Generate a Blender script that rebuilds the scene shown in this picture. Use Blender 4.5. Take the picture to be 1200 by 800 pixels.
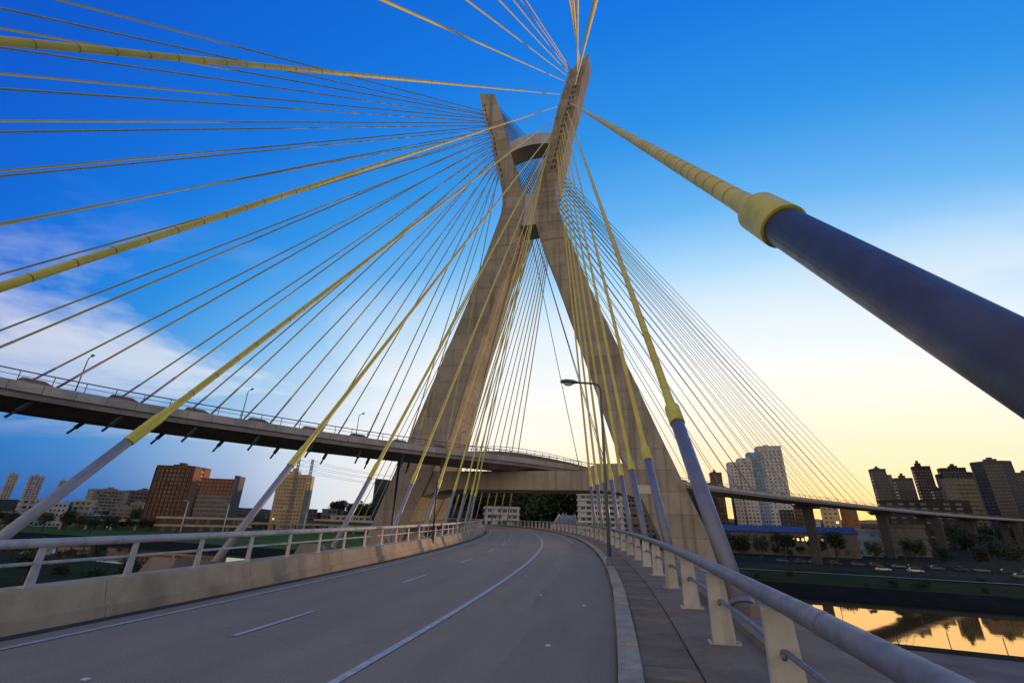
import bpy, math, random
from mathutils import Vector, Matrix
from math import sin, cos, radians, pi, sqrt, exp, atan2, hypot

# ------------------------------------------------------------------ clean
for o in list(bpy.data.objects):
    bpy.data.objects.remove(o)
S = bpy.context.scene
COL = S.collection
RND = random.Random(7)

# ------------------------------------------------------------------ camera
cam_d = bpy.data.cameras.new('camera'); cam = bpy.data.objects.new('camera', cam_d); COL.objects.link(cam)
PITCH, ROLL = radians(22.12), 0.026
_r = Vector((1, 0, 0)); _u = Vector((0, -sin(PITCH), cos(PITCH))); _f = Vector((0, cos(PITCH), sin(PITCH)))
_R = _r * cos(ROLL) + _u * sin(ROLL); _U = _u * cos(ROLL) - _r * sin(ROLL)
cam.matrix_world = Matrix(((_R.x, _U.x, -_f.x, 0), (_R.y, _U.y, -_f.y, 0), (_R.z, _U.z, -_f.z, 0), (0, 0, 0, 1)))
cam_d.sensor_width = 36.0; cam_d.lens = 15.6; cam_d.clip_start = .05; cam_d.clip_end = 9000
S.camera = cam
S.render.resolution_x, S.render.resolution_y = 1024, 682

# ------------------------------------------------------------------ sky and sun
SUN_AZ, SUN_EL = radians(39.5), radians(4.2)
SUN = Vector((sin(SUN_AZ) * cos(SUN_EL), cos(SUN_AZ) * cos(SUN_EL), sin(SUN_EL)))
W = bpy.data.worlds.new('World'); S.world = W; W.use_nodes = True
nt = W.node_tree; nt.nodes.clear()
def N(t, **k):
    n = nt.nodes.new(t)
    for a, b in k.items(): setattr(n, a, b)
    return n
def LK(a, b): nt.links.new(a, b)
def MATH(op, a, b=None, c=None, clamp=False):
    n = N('ShaderNodeMath', operation=op); n.use_clamp = clamp
    for i, v in enumerate((a, b, c)):
        if v is None: continue
        if isinstance(v, (int, float)): n.inputs[i].default_value = v
        else: LK(v, n.inputs[i])
    return n.outputs[0]
def RAMP(fac, stops, interp='LINEAR'):
    n = N('ShaderNodeValToRGB'); e = n.color_ramp.elements; n.color_ramp.interpolation = interp
    while len(e) < len(stops): e.new(.5)
    for i, (p, c) in enumerate(stops):
        e[i].position = p; e[i].color = (*c, 1) if len(c) == 3 else c
    LK(fac, n.inputs[0]); return n.outputs[0]
def MIX(f, a, b, bt='MIX'):
    n = N('ShaderNodeMix', data_type='RGBA', blend_type=bt)
    if isinstance(f, (int, float)): n.inputs[0].default_value = f
    else: LK(f, n.inputs[0])
    for i, v in ((6, a), (7, b)):
        if isinstance(v, tuple): n.inputs[i].default_value = (*v, 1)
        else: LK(v, n.inputs[i])
    return n.outputs[2]
tc = N('ShaderNodeTexCoord')
vn = N('ShaderNodeVectorMath', operation='NORMALIZE'); LK(tc.outputs['Generated'], vn.inputs[0])
dirv = vn.outputs[0]
sep = N('ShaderNodeSeparateXYZ'); LK(dirv, sep.inputs[0]); DZ = sep.outputs[2]
vst = N('ShaderNodeVectorMath', operation='MULTIPLY'); LK(dirv, vst.inputs[0]); vst.inputs[1].default_value = (1, 1, 3.0)   # the glow hugs the horizon
vs2 = N('ShaderNodeVectorMath', operation='NORMALIZE'); LK(vst.outputs[0], vs2.inputs[0])
dt = N('ShaderNodeVectorMath', operation='DOT_PRODUCT'); LK(vs2.outputs[0], dt.inputs[0]); dt.inputs[1].default_value = (sin(radians(20)), cos(radians(20)), .03)
gam = MATH('DIVIDE', MATH('ARCCOSINE', dt.outputs[1]), pi)          # angle to the sun, 0..1 = 0..180 deg
dt2 = N('ShaderNodeVectorMath', operation='DOT_PRODUCT'); LK(vs2.outputs[0], dt2.inputs[0]); dt2.inputs[1].default_value = (sin(SUN_AZ - .04), cos(SUN_AZ - .04), .03)
gam2 = MATH('DIVIDE', MATH('ARCCOSINE', dt2.outputs[1]), pi)
d_ = lambda a: a / 180.0
SKYR = RAMP(gam, [(d_(0), (.90, .80, .60)), (d_(20), (.86, .79, .67)), (d_(30), (.84, .81, .74)), (d_(40), (.81, .82, .80)), (d_(50), (.64, .74, .82)), (d_(58), (.34, .57, .78)), (d_(64), (.11, .37, .72)), (d_(70), (.025, .24, .64)),
                  (d_(76), (.006, .15, .60)), (d_(83), (.003, .085, .50)), (d_(93), (.002, .05, .38)), (d_(104), (.26, .31, .42)), (d_(117), (.86, .75, .62)), (d_(140), (1.12, .92, .70))])  # stops behind the camera raised pale and warm to fill shaded faces
elev = MATH('MAXIMUM', DZ, 0.0)
# low band: warm towards the sun, dusky blue to its sides, added pale fill behind the camera
band = MATH('POWER', MATH('SUBTRACT', 1.0, elev, clamp=True), 4.8)
LOW = RAMP(gam2, [(d_(0), (1.15, .56, .12)), (d_(12), (1.06, .59, .16)), (d_(26), (.98, .64, .27)), (d_(44), (.84, .73, .60)), (d_(60), (.50, .54, .62)), (d_(68), (.14, .22, .42)), (d_(78), (.014, .085, .32)), (d_(90), (.010, .07, .29)), (d_(105), (.20, .23, .34)), (d_(125), (.88, .72, .55)), (d_(170), (1.05, .84, .60))])
sky = MIX(band, SKYR, LOW)
# the physical sky adds its own gradient
nis = N('ShaderNodeTexSky', sky_type='NISHITA'); nis.sun_disc = False
nis.sun_elevation = SUN_EL; nis.sun_rotation = SUN_AZ; nis.ozone_density = 3.0; nis.dust_density = .6; nis.altitude = 760
nsc = N('ShaderNodeVectorMath', operation='SCALE'); LK(nis.outputs[0], nsc.inputs[0]); nsc.inputs['Scale'].default_value = .10
sky = MIX(.07, sky, nsc.outputs[0])
# thin high cloud, projected on a flat layer
den = MATH('ADD', elev, .10)
cx = MATH('DIVIDE', sep.outputs[0], den); cy = MATH('DIVIDE', sep.outputs[1], den)
cmb = N('ShaderNodeCombineXYZ'); LK(cx, cmb.inputs[0]); LK(cy, cmb.inputs[1])
mp = N('ShaderNodeMapping'); LK(cmb.outputs[0], mp.inputs[0]); mp.inputs['Rotation'].default_value = (0, 0, .2); mp.inputs['Scale'].default_value = (.55, .95, 1); mp.inputs['Location'].default_value = (.4, 3.2, 0)
no = N('ShaderNodeTexNoise'); LK(mp.outputs[0], no.inputs['Vector']); no.inputs['Scale'].default_value = .62; no.inputs['Detail'].default_value = 8; no.inputs['Roughness'].default_value = .56; no.inputs['Distortion'].default_value = .5
cl = RAMP(no.outputs[0], [(0, (0, 0, 0)), (.475, (0, 0, 0)), (.56, (.80, .80, .80)), (.66, (1, 1, 1)), (1, (1, 1, 1))])
cbw = N('ShaderNodeRGBToBW'); LK(cl, cbw.inputs[0])
fadez = MATH('MULTIPLY', MATH('SUBTRACT', 1.0, MATH('MULTIPLY', MATH('MULTIPLY', elev, elev), 4.2), clamp=True), MATH('MULTIPLY', MATH('SUBTRACT', elev, .09), 6.0, clamp=True))
cmask = MATH('MULTIPLY', MATH('MULTIPLY', cbw.outputs[0], fadez), .92, clamp=True)
CLC = RAMP(gam, [(0, (1.1, .85, .50)), (d_(20), (.85, .74, .56)), (d_(40), (.72, .70, .68)), (d_(65), (.76, .74, .70)), (d_(100), (.86, .76, .64)), (d_(160), (.60, .56, .52))])
sky = MIX(cmask, sky, CLC)
bg = N('ShaderNodeBackground'); bg.inputs[1].default_value = 1.0; LK(sky, bg.inputs[0])
wo = N('ShaderNodeOutputWorld'); LK(bg.outputs[0], wo.inputs[0])

sl = bpy.data.lights.new('sun', 'SUN'); sl.energy = 1.8; sl.angle = radians(.6); sl.color = (1, .62, .32)
so = bpy.data.objects.new('sun', sl); COL.objects.link(so)
so.rotation_euler = (-SUN).to_track_quat('-Z', 'Y').to_euler(); so.location = (200, 260, 120)

S.view_settings.view_transform = 'Standard'; S.view_settings.look = 'None'
S.view_settings.gamma = 1.0; S.view_settings.use_curve_mapping = False
S.view_settings.exposure = 0.42

# ------------------------------------------------------------------ materials
MATS = {}
def mat(name, col, col2=None, scale=1.0, rough=.8, bump=0.0, bscale=None, metal=0.0, streak=None, stain=None, objvar=0.0, emit=None, spec=.5, detail=6, lightvar=None):
    """noise-mixed Principled material. streak=(colour, amount): vertical run-off marks; stain=(colour, amount, scale)."""
    m = bpy.data.materials.new(name); m.use_nodes = True; t = m.node_tree; t.nodes.clear()
    def n(ty, **k):
        q = t.nodes.new(ty)
        for a, b in k.items(): setattr(q, a, b)
        return q
    L = t.links.new
    out = n('ShaderNodeOutputMaterial'); b = n('ShaderNodeBsdfPrincipled'); L(b.outputs[0], out.inputs[0])
    b.inputs['Roughness'].default_value = rough; b.inputs['Metallic'].default_value = metal; b.inputs['Specular IOR Level'].default_value = spec
    g = n('ShaderNodeNewGeometry'); pos = g.outputs['Position']
    col2 = col2 or tuple(c * .82 for c in col)
    nz = n('ShaderNodeTexNoise'); L(pos, nz.inputs['Vector']); nz.inputs['Scale'].default_value = scale; nz.inputs['Detail'].default_value = detail; nz.inputs['Roughness'].default_value = .62
    def mix(f, a, c, bt='MIX'):
        q = n('ShaderNodeMix', data_type='RGBA', blend_type=bt)
        if isinstance(f, (int, float)): q.inputs[0].default_value = f
        else: L(f, q.inputs[0])
        for i, v in ((6, a), (7, c)):
            if isinstance(v, tuple): q.inputs[i].default_value = (*v, 1)
            else: L(v, q.inputs[i])
        return q.outputs[2]
    def ramp(f, p0, p1, v0=0., v1=1.):
        q = n('ShaderNodeMapRange'); L(f, q.inputs[0]); q.inputs[1].default_value = p0; q.inputs[2].default_value = p1; q.inputs[3].default_value = v0; q.inputs[4].default_value = v1
        return q.outputs[0]
    c = mix(ramp(nz.outputs[0], .35, .65), col, col2)
    if streak:
        mp = n('ShaderNodeMapping'); L(pos, mp.inputs[0]); k = streak[2] if len(streak) > 2 else 1.0
        mp.inputs['Scale'].default_value = (1.1 * k, 1.1 * k, .045 * k)
        s = n('ShaderNodeTexNoise'); L(mp.outputs[0], s.inputs['Vector']); s.inputs['Scale'].default_value = 1.0; s.inputs['Detail'].default_value = 5
        c = mix(ramp(s.outputs[0], .50, .72, 0, streak[1]), c, streak[0])
    if stain:
        s = n('ShaderNodeTexNoise'); L(pos, s.inputs['Vector']); s.inputs['Scale'].default_value = stain[2]; s.inputs['Detail'].default_value = 8; s.inputs['Roughness'].default_value = .7
        c = mix(ramp(s.outputs[0], .50, .70, 0, stain[1]), c, stain[0])
    if objvar:
        oi = n('ShaderNodeObjectInfo')
        v = ramp(oi.outputs['Random'], 0, 1, 1 - objvar, 1 + objvar)
        q = n('ShaderNodeVectorMath', operation='SCALE'); L(c, q.inputs[0]); L(v, q.inputs['Scale']); c = q.outputs[0]
    if isinstance(c, tuple): b.inputs['Base Color'].default_value = (*c, 1)
    else: L(c, b.inputs['Base Color'])
    rr = ramp(nz.outputs[0], .3, .7, max(0, rough - .08), min(1, rough + .08)); L(rr, b.inputs['Roughness'])
    if bump:
        bz = n('ShaderNodeTexNoise'); L(pos, bz.inputs['Vector']); bz.inputs['Scale'].default_value = bscale or scale * 8; bz.inputs['Detail'].default_value = 4
        bp = n('ShaderNodeBump'); bp.inputs['Strength'].default_value = bump; bp.inputs['Distance'].default_value = .02; L(bz.outputs[0], bp.inputs['Height']); L(bp.outputs[0], b.inputs['Normal'])
    if emit:
        b.inputs['Emission Color'].default_value = (*emit[0], 1); b.inputs['Emission Strength'].default_value = emit[1]
    MATS[name] = m; return m

M_tower = mat('tower_concrete', (.38, .325, .25), (.30, .257, .198), .16, .88, .25, 3, streak=((.14, .112, .08), .75), stain=((.20, .16, .112), .6, .5), objvar=.11)
M_joint = mat('joint_concrete', (.15, .125, .092), None, .5, .9)
M_beam = mat('beam_concrete', (.38, .315, .235), (.30, .25, .19), .2, .88, .2, 3, streak=((.14, .115, .09), .6), objvar=.05)
M_arch = mat('pale_beam_concrete', (.46, .46, .46), (.38, .38, .39), .3, .8, .1, 3, streak=((.26, .26, .27), .4))
M_slot = mat('anchor_slot_dark', (.085, .072, .055), None, 2, .8)
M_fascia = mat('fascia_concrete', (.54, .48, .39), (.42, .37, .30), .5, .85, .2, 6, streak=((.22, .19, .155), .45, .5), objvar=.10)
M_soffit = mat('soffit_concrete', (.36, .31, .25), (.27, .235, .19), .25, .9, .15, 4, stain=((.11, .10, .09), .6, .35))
M_block = mat('anchor_block_concrete', (.29, .225, .15), (.21, .165, .11), .8, .9, .3, 9, streak=((.15, .12, .09), .6, 2), objvar=.12)
M_barrier = mat('barrier_concrete', (.50, .375, .20), (.38, .285, .155), .9, .9, .4, 14, streak=((.22, .165, .09), .7, 1.3), stain=((.29, .215, .12), .55, 2.2), objvar=.07)
M_ledge = mat('ledge_concrete', (.29, .20, .115), (.21, .146, .085), 1.1, .92, .4, 14, stain=((.10, .085, .07), .6, 2.0))
M_asph = mat('asphalt', (.20, .175, .14), (.165, .145, .118), .55, .78, .55, 120, stain=((.125, .11, .09), .55, .35), streak=None, detail=10)
M_shoulder = mat('worn_asphalt', (.165, .14, .11), (.125, .105, .083), 1.8, .85, .6, 90, stain=((.085, .072, .058), .6, 1.6), detail=10)
M_paint = mat('road_paint', (.60, .585, .53), (.40, .39, .36), 5, .7, .2, 60, stain=((.22, .22, .21), .75, 9))
M_kerb = mat('kerb_concrete', (.48, .37, .235), (.36, .275, .175), 2.2, .9, .4, 30, stain=((.17, .15, .12), .7, 4), objvar=.13)
M_slab = mat('paving_concrete', (.26, .182, .10), (.185, .13, .072), 2.0, .92, .5, 35, stain=((.11, .088, .066), .7, 3), objvar=.22)
M_gap = mat('joint_dirt', (.045, .04, .034), None, 3, .95)
M_rail = mat('grey_rail_paint', (.225, .23, .25), (.165, .17, .19), 4, .55, .15, 30, stain=((.10, .10, .105), .55, 6), spec=.4)
M_railL = mat('beige_rail_paint', (.50, .46, .40), (.39, .36, .31), 3, .6, .15, 30, stain=((.22, .19, .15), .5, 6))
M_post = mat('cream_post_concrete', (.56, .53, .44), (.44, .415, .345), 3, .8, .25, 25, streak=((.22, .19, .14), .6, 6), objvar=.08)
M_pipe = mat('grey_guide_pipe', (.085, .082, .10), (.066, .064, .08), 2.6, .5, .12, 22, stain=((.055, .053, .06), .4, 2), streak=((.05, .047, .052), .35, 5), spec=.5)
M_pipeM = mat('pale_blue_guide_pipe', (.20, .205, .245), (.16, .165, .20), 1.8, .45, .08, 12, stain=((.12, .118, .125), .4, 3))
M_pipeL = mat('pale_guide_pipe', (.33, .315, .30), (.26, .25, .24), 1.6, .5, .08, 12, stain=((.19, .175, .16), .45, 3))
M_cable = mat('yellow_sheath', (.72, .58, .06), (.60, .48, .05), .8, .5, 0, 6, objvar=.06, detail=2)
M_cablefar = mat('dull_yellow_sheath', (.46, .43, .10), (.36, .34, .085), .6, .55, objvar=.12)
M_cablegrey = mat('grey_sheath', (.22, .20, .15), (.17, .155, .12), .6, .55, objvar=.12)  # greyer, darker sheath for the upper deck cables right of the pylon
M_collar = mat('yellow_collar', (.72, .64, .055), (.60, .53, .05), 1.5, .42, .05, 8, stain=((.30, .26, .05), .5, 3))
M_fillet = mat('sheath_joint', (.26, .215, .05), None, 2, .7)
M_darksteel = mat('dark_steel', (.045, .045, .05), None, 2, .5, metal=.4)
M_lampgrey = mat('lamp_grey', (.14, .14, .15), (.10, .10, .11), 2, .5)
M_grass = mat('grass', (.016, .032, .006), (.010, .020, .005), .09, .95, .3, 2, stain=((.034, .032, .012), .6, .05), spec=.04)
M_dirt = mat('ground_earth', (.026, .023, .016), (.016, .016, .011), .05, .95, stain=((.035, .05, .02), .7, .02), spec=.04)
M_bank = mat('dark_bank', (.012, .011, .009), (.008, .009, .006), .2, .95, .4, 2, spec=.04)
M_hway = mat('far_asphalt', (.030, .029, .027), None, .3, .9, spec=.04)
M_white = mat('white_paint', (.62, .61, .58), (.52, .51, .49), .5, .7)
M_leaf = mat('dark_leaves', (.030, .052, .016), (.018, .034, .010), .5, .8, objvar=.35)
M_leaf2 = mat('olive_leaves', (.048, .062, .020), (.030, .042, .014), .5, .8, objvar=.35)
M_trunk = mat('bark', (.06, .045, .032), None, 2, .95)
M_hill = mat('hill_cover', (.016, .024, .012), (.026, .028, .018), .02, .95, stain=((.02, .03, .012), .7, .012), spec=.04)
M_glass = mat('window_glass', (.02, .022, .028), None, 1, .18, spec=.6)
M_warmwin = mat('lit_window', (.4, .25, .1), None, 1, .5, emit=((1, .55, .18), 1.6))

# ------------------------------------------------------------------ mesh helpers
class MB:
    def __init__(s): s.v = []; s.f = []; s.m = []
    def poly(s, pts, faces, mi=0):
        b = len(s.v); s.v += [tuple(p) for p in pts]; s.f += [tuple(b + i for i in f) for f in faces]; s.m += [mi] * len(faces)
    def hexa(s, p, mi=0):            # p: 4 bottom (ccw), 4 top
        s.poly(p, [(3, 2, 1, 0), (4, 5, 6, 7), (0, 1, 5, 4), (1, 2, 6, 5), (2, 3, 7, 6), (3, 0, 4, 7)], mi)
    def box(s, x0, x1, y0, y1, z0, z1, mi=0):
        s.hexa([(x0, y0, z0), (x1, y0, z0), (x1, y1, z0), (x0, y1, z0), (x0, y0, z1), (x1, y0, z1), (x1, y1, z1), (x0, y1, z1)], mi)
    def tube(s, pts, rad, n=10, caps=True, mi=0):
        pts = [Vector(p) for p in pts]; b = len(s.v); k = len(pts)
        up = Vector((0, 0, 1))
        for i, p in enumerate(pts):
            t = (pts[min(i + 1, k - 1)] - pts[max(i - 1, 0)]).normalized()
            a = t.cross(up)
            if a.length < 1e-4: a = t.cross(Vector((1, 0, 0)))
            a.normalize(); c = a.cross(t)
            r = rad[i] if isinstance(rad, (list, tuple)) else rad
            for j in range(n):
                q = 2 * pi * j / n; s.v.append(tuple(p + a * (r * cos(q)) + c * (r * sin(q))))
        for i in range(k - 1):
            for j in range(n):
                s.f.append((b + i * n + j, b + i * n + (j + 1) % n, b + (i + 1) * n + (j + 1) % n, b + (i + 1) * n + j)); s.m.append(mi)
        if caps:
            s.f.append(tuple(b + j for j in range(n))[::-1]); s.f.append(tuple(b + (k - 1) * n + j for j in range(n))); s.m += [mi, mi]
    def sweep(s, fn, sl, prof, closed=True, caps=True, mi=0):   # prof: (off, dz) loop swept along fn(s,off,dz)
        b = len(s.v); k = len(prof)
        for q in sl:
            for o, z in prof: s.v.append(tuple(fn(q, o, z)))
        for i in range(len(sl) - 1):
            for j in range(k if closed else k - 1):
                j2 = (j + 1) % k
                s.f.append((b + i * k + j, b + i * k + j2, b + (i + 1) * k + j2, b + (i + 1) * k + j)); s.m.append(mi)
        if closed and caps:
            s.f.append(tuple(b + j for j in range(k))[::-1]); s.f.append(tuple(b + (len(sl) - 1) * k + j for j in range(k))); s.m += [mi, mi]
    def mesh(s, name, mats, smooth=False):
        me = bpy.data.meshes.new(name); me.from_pydata(s.v, [], s.f)
        for q in (mats if isinstance(mats, (list, tuple)) else [mats]): me.materials.append(q)
        if any(s.m): me.polygons.foreach_set('material_index', s.m)
        if smooth: me.polygons.foreach_set('use_smooth', [True] * len(me.polygons))
        import bmesh
        bm = bmesh.new(); bm.from_mesh(me); bmesh.ops.recalc_face_normals(bm, faces=bm.faces); bm.to_mesh(me); bm.free()
        me.update(); return me

INV = {}; WORLD = {}
def reg(o, M=None):
    M = M if M is not None else Matrix.Identity(4); WORLD[o.name] = M; INV[o.name] = M.inverted()
def part(name, mb, m, parent, M=None, smooth=False, stuff=False, label=None):
    """a child mesh; vertices (or M) are given in world space"""
    me = mb.mesh(name, m, smooth) if isinstance(mb, MB) else mb
    o = bpy.data.objects.new(name, me); COL.objects.link(o)
    o.parent = parent; o.matrix_parent_inverse = INV[parent.name]
    if M is not None: o.matrix_basis = M
    reg(o, M)
    if stuff: o['kind'] = 'stuff'
    if label: o['label'] = label
    return o
def thing(name, label, cat, loc=(0, 0, 0), group=None, rz=0.0):
    o = bpy.data.objects.new(name, None); COL.objects.link(o); o.empty_display_size = .3
    Mx = Matrix.Translation(Vector(loc)) @ Matrix.Rotation(rz, 4, 'Z'); o.matrix_basis = Mx
    WORLD[o.name] = Mx; INV[o.name] = Mx.inverted()
    o['label'] = label; o['category'] = cat
    if group: o['group'] = group
    return o
def solo(name, mb, m, label, cat, group=None, smooth=False, M=None):
    me = mb.mesh(name, m, smooth) if isinstance(mb, MB) else mb
    o = bpy.data.objects.new(name, me); COL.objects.link(o)
    Mx = M if M is not None else Matrix.Identity(4)
    if M is not None: o.matrix_basis = M
    WORLD[o.name] = Mx; INV[o.name] = Mx.inverted()
    o['label'] = label; o['category'] = cat
    if group: o['group'] = group
    return o
def struct(name, mb, m, smooth=False):
    o = bpy.data.objects.new(name, mb.mesh(name, m, smooth)); COL.objects.link(o); o['kind'] = 'structure'
    WORLD[o.name] = Matrix.Identity(4); INV[o.name] = Matrix.Identity(4)
    return o
ORD = ['first', 'second', 'third', 'fourth', 'fifth', 'sixth', 'seventh', 'eighth', 'ninth', 'tenth', 'eleventh', 'twelfth', 'thirteenth', 'fourteenth', 'fifteenth', 'sixteenth', 'seventeenth', 'eighteenth', 'nineteenth', 'twentieth', 'twenty-first', 'twenty-second', 'twenty-third', 'twenty-fourth', 'twenty-fifth', 'twenty-sixth']
def interp(x, tab):
    if x <= tab[0][0]: return tab[0][1]
    for (a, b), (c, d) in zip(tab, tab[1:]):
        if x <= c: return b + (d - b) * (x - a) / (c - a)
    return tab[-1][1]
def frange(a, b, st):
    n = max(1, int(round((b - a) / st))); return [a + (b - a) * i / n for i in range(n + 1)]

# ------------------------------------------------------------------ alignments (metres, eye level z = 0)
# lower deck: kerb line, arc turning left, gently rising;  off > 0 = right
KX, KT, KR = -.25, .26, 210.0
def zr(s): return -2 + .012 * s if s < 55 else -2 + .66 + .5 * (1 - exp(-(s - 55) * .024))
def Kp(s, off=0, dz=0):
    th = KT - s / KR
    return Vector((KX + KR * (cos(th) - cos(KT)) + off * cos(th), -KR * sin(th) + KR * sin(KT) - off * sin(th), zr(s) + dz))
def Kframe(s, off=0, dz=0):       # x = right, y = along, z = up
    th = KT - s / KR; p = Kp(s, off, dz)
    return Matrix(((cos(th), sin(th), 0, p.x), (-sin(th), cos(th), 0, p.y), (0, 0, 1, p.z), (0, 0, 0, 1)))
# upper deck: near edge, spline; off > 0 = towards its far edge
UC = [(-84, -95), (-78, -62), (-70, -28), (-60.5, 8), (-47.4, 40), (-33.2, 57.6), (-15.6, 73.4), (2, 86), (14.5, 96.8), (58.5, 134.5), (126, 188), (225, 260), (330, 326), (450, 385), (600, 440), (780, 480)]
def _cr(p0, p1, p2, p3, t):
    return tuple(.5 * (2 * b + (c - a) * t + (2 * a - 5 * b + 4 * c - d) * t * t + (3 * b - a - 3 * c + d) * t ** 3) for a, b, c, d in zip(p0, p1, p2, p3))
UP = []
for i in range(1, len(UC) - 2):
    for j in range(40): UP.append(_cr(UC[i - 1], UC[i], UC[i + 1], UC[i + 2], j / 40))
US = [0.0]
for a, b in zip(UP, UP[1:]): US.append(US[-1] + hypot(b[0] - a[0], b[1] - a[1]))
_i0 = min(range(len(UP)), key=lambda i: hypot(UP[i][0] - 2, UP[i][1] - 86)); U0 = US[_i0]
US = [q - U0 for q in US]
import bisect
def Uxy(s):
    i = max(1, min(len(US) - 1, bisect.bisect_left(US, s))); t = (s - US[i - 1]) / (US[i] - US[i - 1])
    a, b = UP[i - 1], UP[i]; dx, dy = b[0] - a[0], b[1] - a[1]; l = hypot(dx, dy)
    return a[0] + dx * t, a[1] + dy * t, dx / l, dy / l
def Up(s, off=0, z=0):
    x, y, tx, ty = Uxy(s)
    return Vector((x - ty * off, y + tx * off, z + .05 * off))
def Uframe(s, off=0, z=0):
    x, y, tx, ty = Uxy(s); p = Up(s, off, z)
    return Matrix(((tx, -ty, 0, p.x), (ty, tx, 0, p.y), (0, 0, 1, p.z), (0, 0, 0, 1)))
# tower: vertical front plane
TPH = radians(14.93); TC = Vector((3.2, 88.5, 0)); TD = Vector((cos(TPH), -sin(TPH), 0)); TN = Vector((sin(TPH), cos(TPH), 0))
def Tp(t, dep, z): return TC + TD * t + TN * dep + Vector((0, 0, z))
T_OUT = [(-17, 37.2), (-1, 31.4), (16.3, 25.1), (29.5, 20.5), (35, 18.45), (48, 13.8), (64, 9.0), (68.4, 7.7), (71, 7.0), (73.2, 6.75), (76, 6.75), (78.5, 7.05), (81, 7.6), (86, 8.75), (92.3, 10.1), (97.2, 10.9), (104, 13.0), (112, 14.6), (120, 16.6)]
T_IN = [(-17, 30.0), (-.6, 23.2), (15, 16.9), (33, 11.7), (53, 5.75), (61.5, 2.95), (67, 1.75), (70, 1.3), (72, 1.15), (75, 1.15), (77, 1.5), (80.8, 2.9), (85, 3.7), (90.5, 5.1), (99.5, 6.9), (107, 8.6), (113, 10.4), (116, 11.6)]
T_DEP = [(-17, 22), (0, 18), (17, 12.5), (37, 9.6), (55, 8.0), (64, 7.4), (76, 7.0), (120, 5.6)]
def t_out(z): return interp(z, T_OUT)
def t_in(z): return interp(z, T_IN)
def t_dep(z): return interp(z, T_DEP)

# ================================================================== THE SETTING
# river axis runs along RD; n = distance across it
RD = Vector((.9116, -.411, 0)); RN = Vector((.411, .9116, 0))
def Rp(a, n, z): return RD * a + RN * n + Vector((0, 0, z))
def strip(name, rows, m, a0=-1800, a1=1800, step=60):
    mb = MB(); al = frange(a0, a1, step); k = len(rows)
    for a in al:
        for n_, z in rows: mb.v.append(tuple(Rp(a, n_ + (0 if name == 'river' else 0), z)))
    for i in range(len(al) - 1):
        for j in range(k - 1): mb.f.append((i * k + j, i * k + j + 1, (i + 1) * k + j + 1, (i + 1) * k + j)); mb.m.append(0)
    return struct(name, mb, m)
strip('ground', [(-3200, -14.5), (-400, -14), (60, -14)], M_dirt)
strip('river_bank', [(60, -14), (84, -14.2), (90, -14.6), (96, -16.6)], M_dirt)
strip('far_river_bank', [(134, -16.6), (139, -14.8), (149, -12.9)], M_bank)
strip('grass_bank', [(149, -12.9), (178, -12.6), (200, -12.5)], M_grass)
strip('highway', [(200, -12.5), (226, -12.4)], M_hway)
strip('far_ground', [(226, -12.4), (400, -12), (900, -8), (4200, 6)], M_dirt)
# water, its sunset-gold reflection painted in through the metallic base colour and tint
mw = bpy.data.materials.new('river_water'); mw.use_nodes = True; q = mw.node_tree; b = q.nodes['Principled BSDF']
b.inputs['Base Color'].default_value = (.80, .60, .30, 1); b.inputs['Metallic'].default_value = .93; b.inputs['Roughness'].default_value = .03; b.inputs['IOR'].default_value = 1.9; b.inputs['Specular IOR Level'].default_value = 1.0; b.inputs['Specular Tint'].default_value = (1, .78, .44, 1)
g = q.nodes.new('ShaderNodeNewGeometry'); mpn = q.nodes.new('ShaderNodeMapping'); mpn.inputs['Rotation'].default_value = (0, 0, .42); mpn.inputs['Scale'].default_value = (.12, .5, 1)
nz = q.nodes.new('ShaderNodeTexNoise'); nz.inputs['Scale'].default_value = 1; nz.inputs['Detail'].default_value = 3
bp = q.nodes.new('ShaderNodeBump'); bp.inputs['Strength'].default_value = .05; bp.inputs['Distance'].default_value = .06
q.links.new(g.outputs['Position'], mpn.inputs[0]); q.links.new(mpn.outputs[0], nz.inputs['Vector']); q.links.new(nz.outputs[0], bp.inputs['Height']); q.links.new(bp.outputs[0], b.inputs['Normal'])
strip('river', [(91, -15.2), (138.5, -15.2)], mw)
# left-hand field and the path on the near bank
mb = MB()
for a0, a1, n0, n1 in ((-700, -40, 140, 330),):
    mb.poly([Rp(a0, 150, -12.80), Rp(a1 - 60, 150, -12.80), Rp(a1 - 60, 178, -12.5), Rp(a1 - 60, 330, -11.95), Rp(a0, 330, -11.95), Rp(a0, 178, -12.5)], [(0, 1, 2, 5), (5, 2, 3, 4)])
struct('meadow', mb, mat('meadow_grass', (.050, .125, .016), (.034, .085, .012), .06, .95, .3, 2, stain=((.085, .10, .03), .5, .03), spec=.04))
mb = MB(); mb.poly([Rp(-700, 40, -13.9), Rp(-60, 40, -13.9), Rp(-60, 86, -14.1), Rp(-700, 86, -14.1)], [(0, 1, 2, 3)])
struct('near_bank_grass', mb, M_grass)
mb = MB(); mb.poly([Rp(-10, 62, -13.85), Rp(300, 62, -13.85), Rp(300, 83, -14.05), Rp(-10, 83, -14.05)], [(0, 1, 2, 3)])
struct('riverside_path', mb, mat('path_concrete', (.17, .125, .105), (.12, .09, .075), .15, .9, stain=((.07, .06, .05), .6, .3)))
mb = MB(); mb.poly([Rp(-300, 180, -12.4), Rp(500, 180, -12.4), Rp(500, 183, -12.4), Rp(-300, 183, -12.4)], [(0, 1, 2, 3)])
struct('riverside_track', mb, mat('track_gravel', (.16, .15, .12), None, .3, .95))
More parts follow.
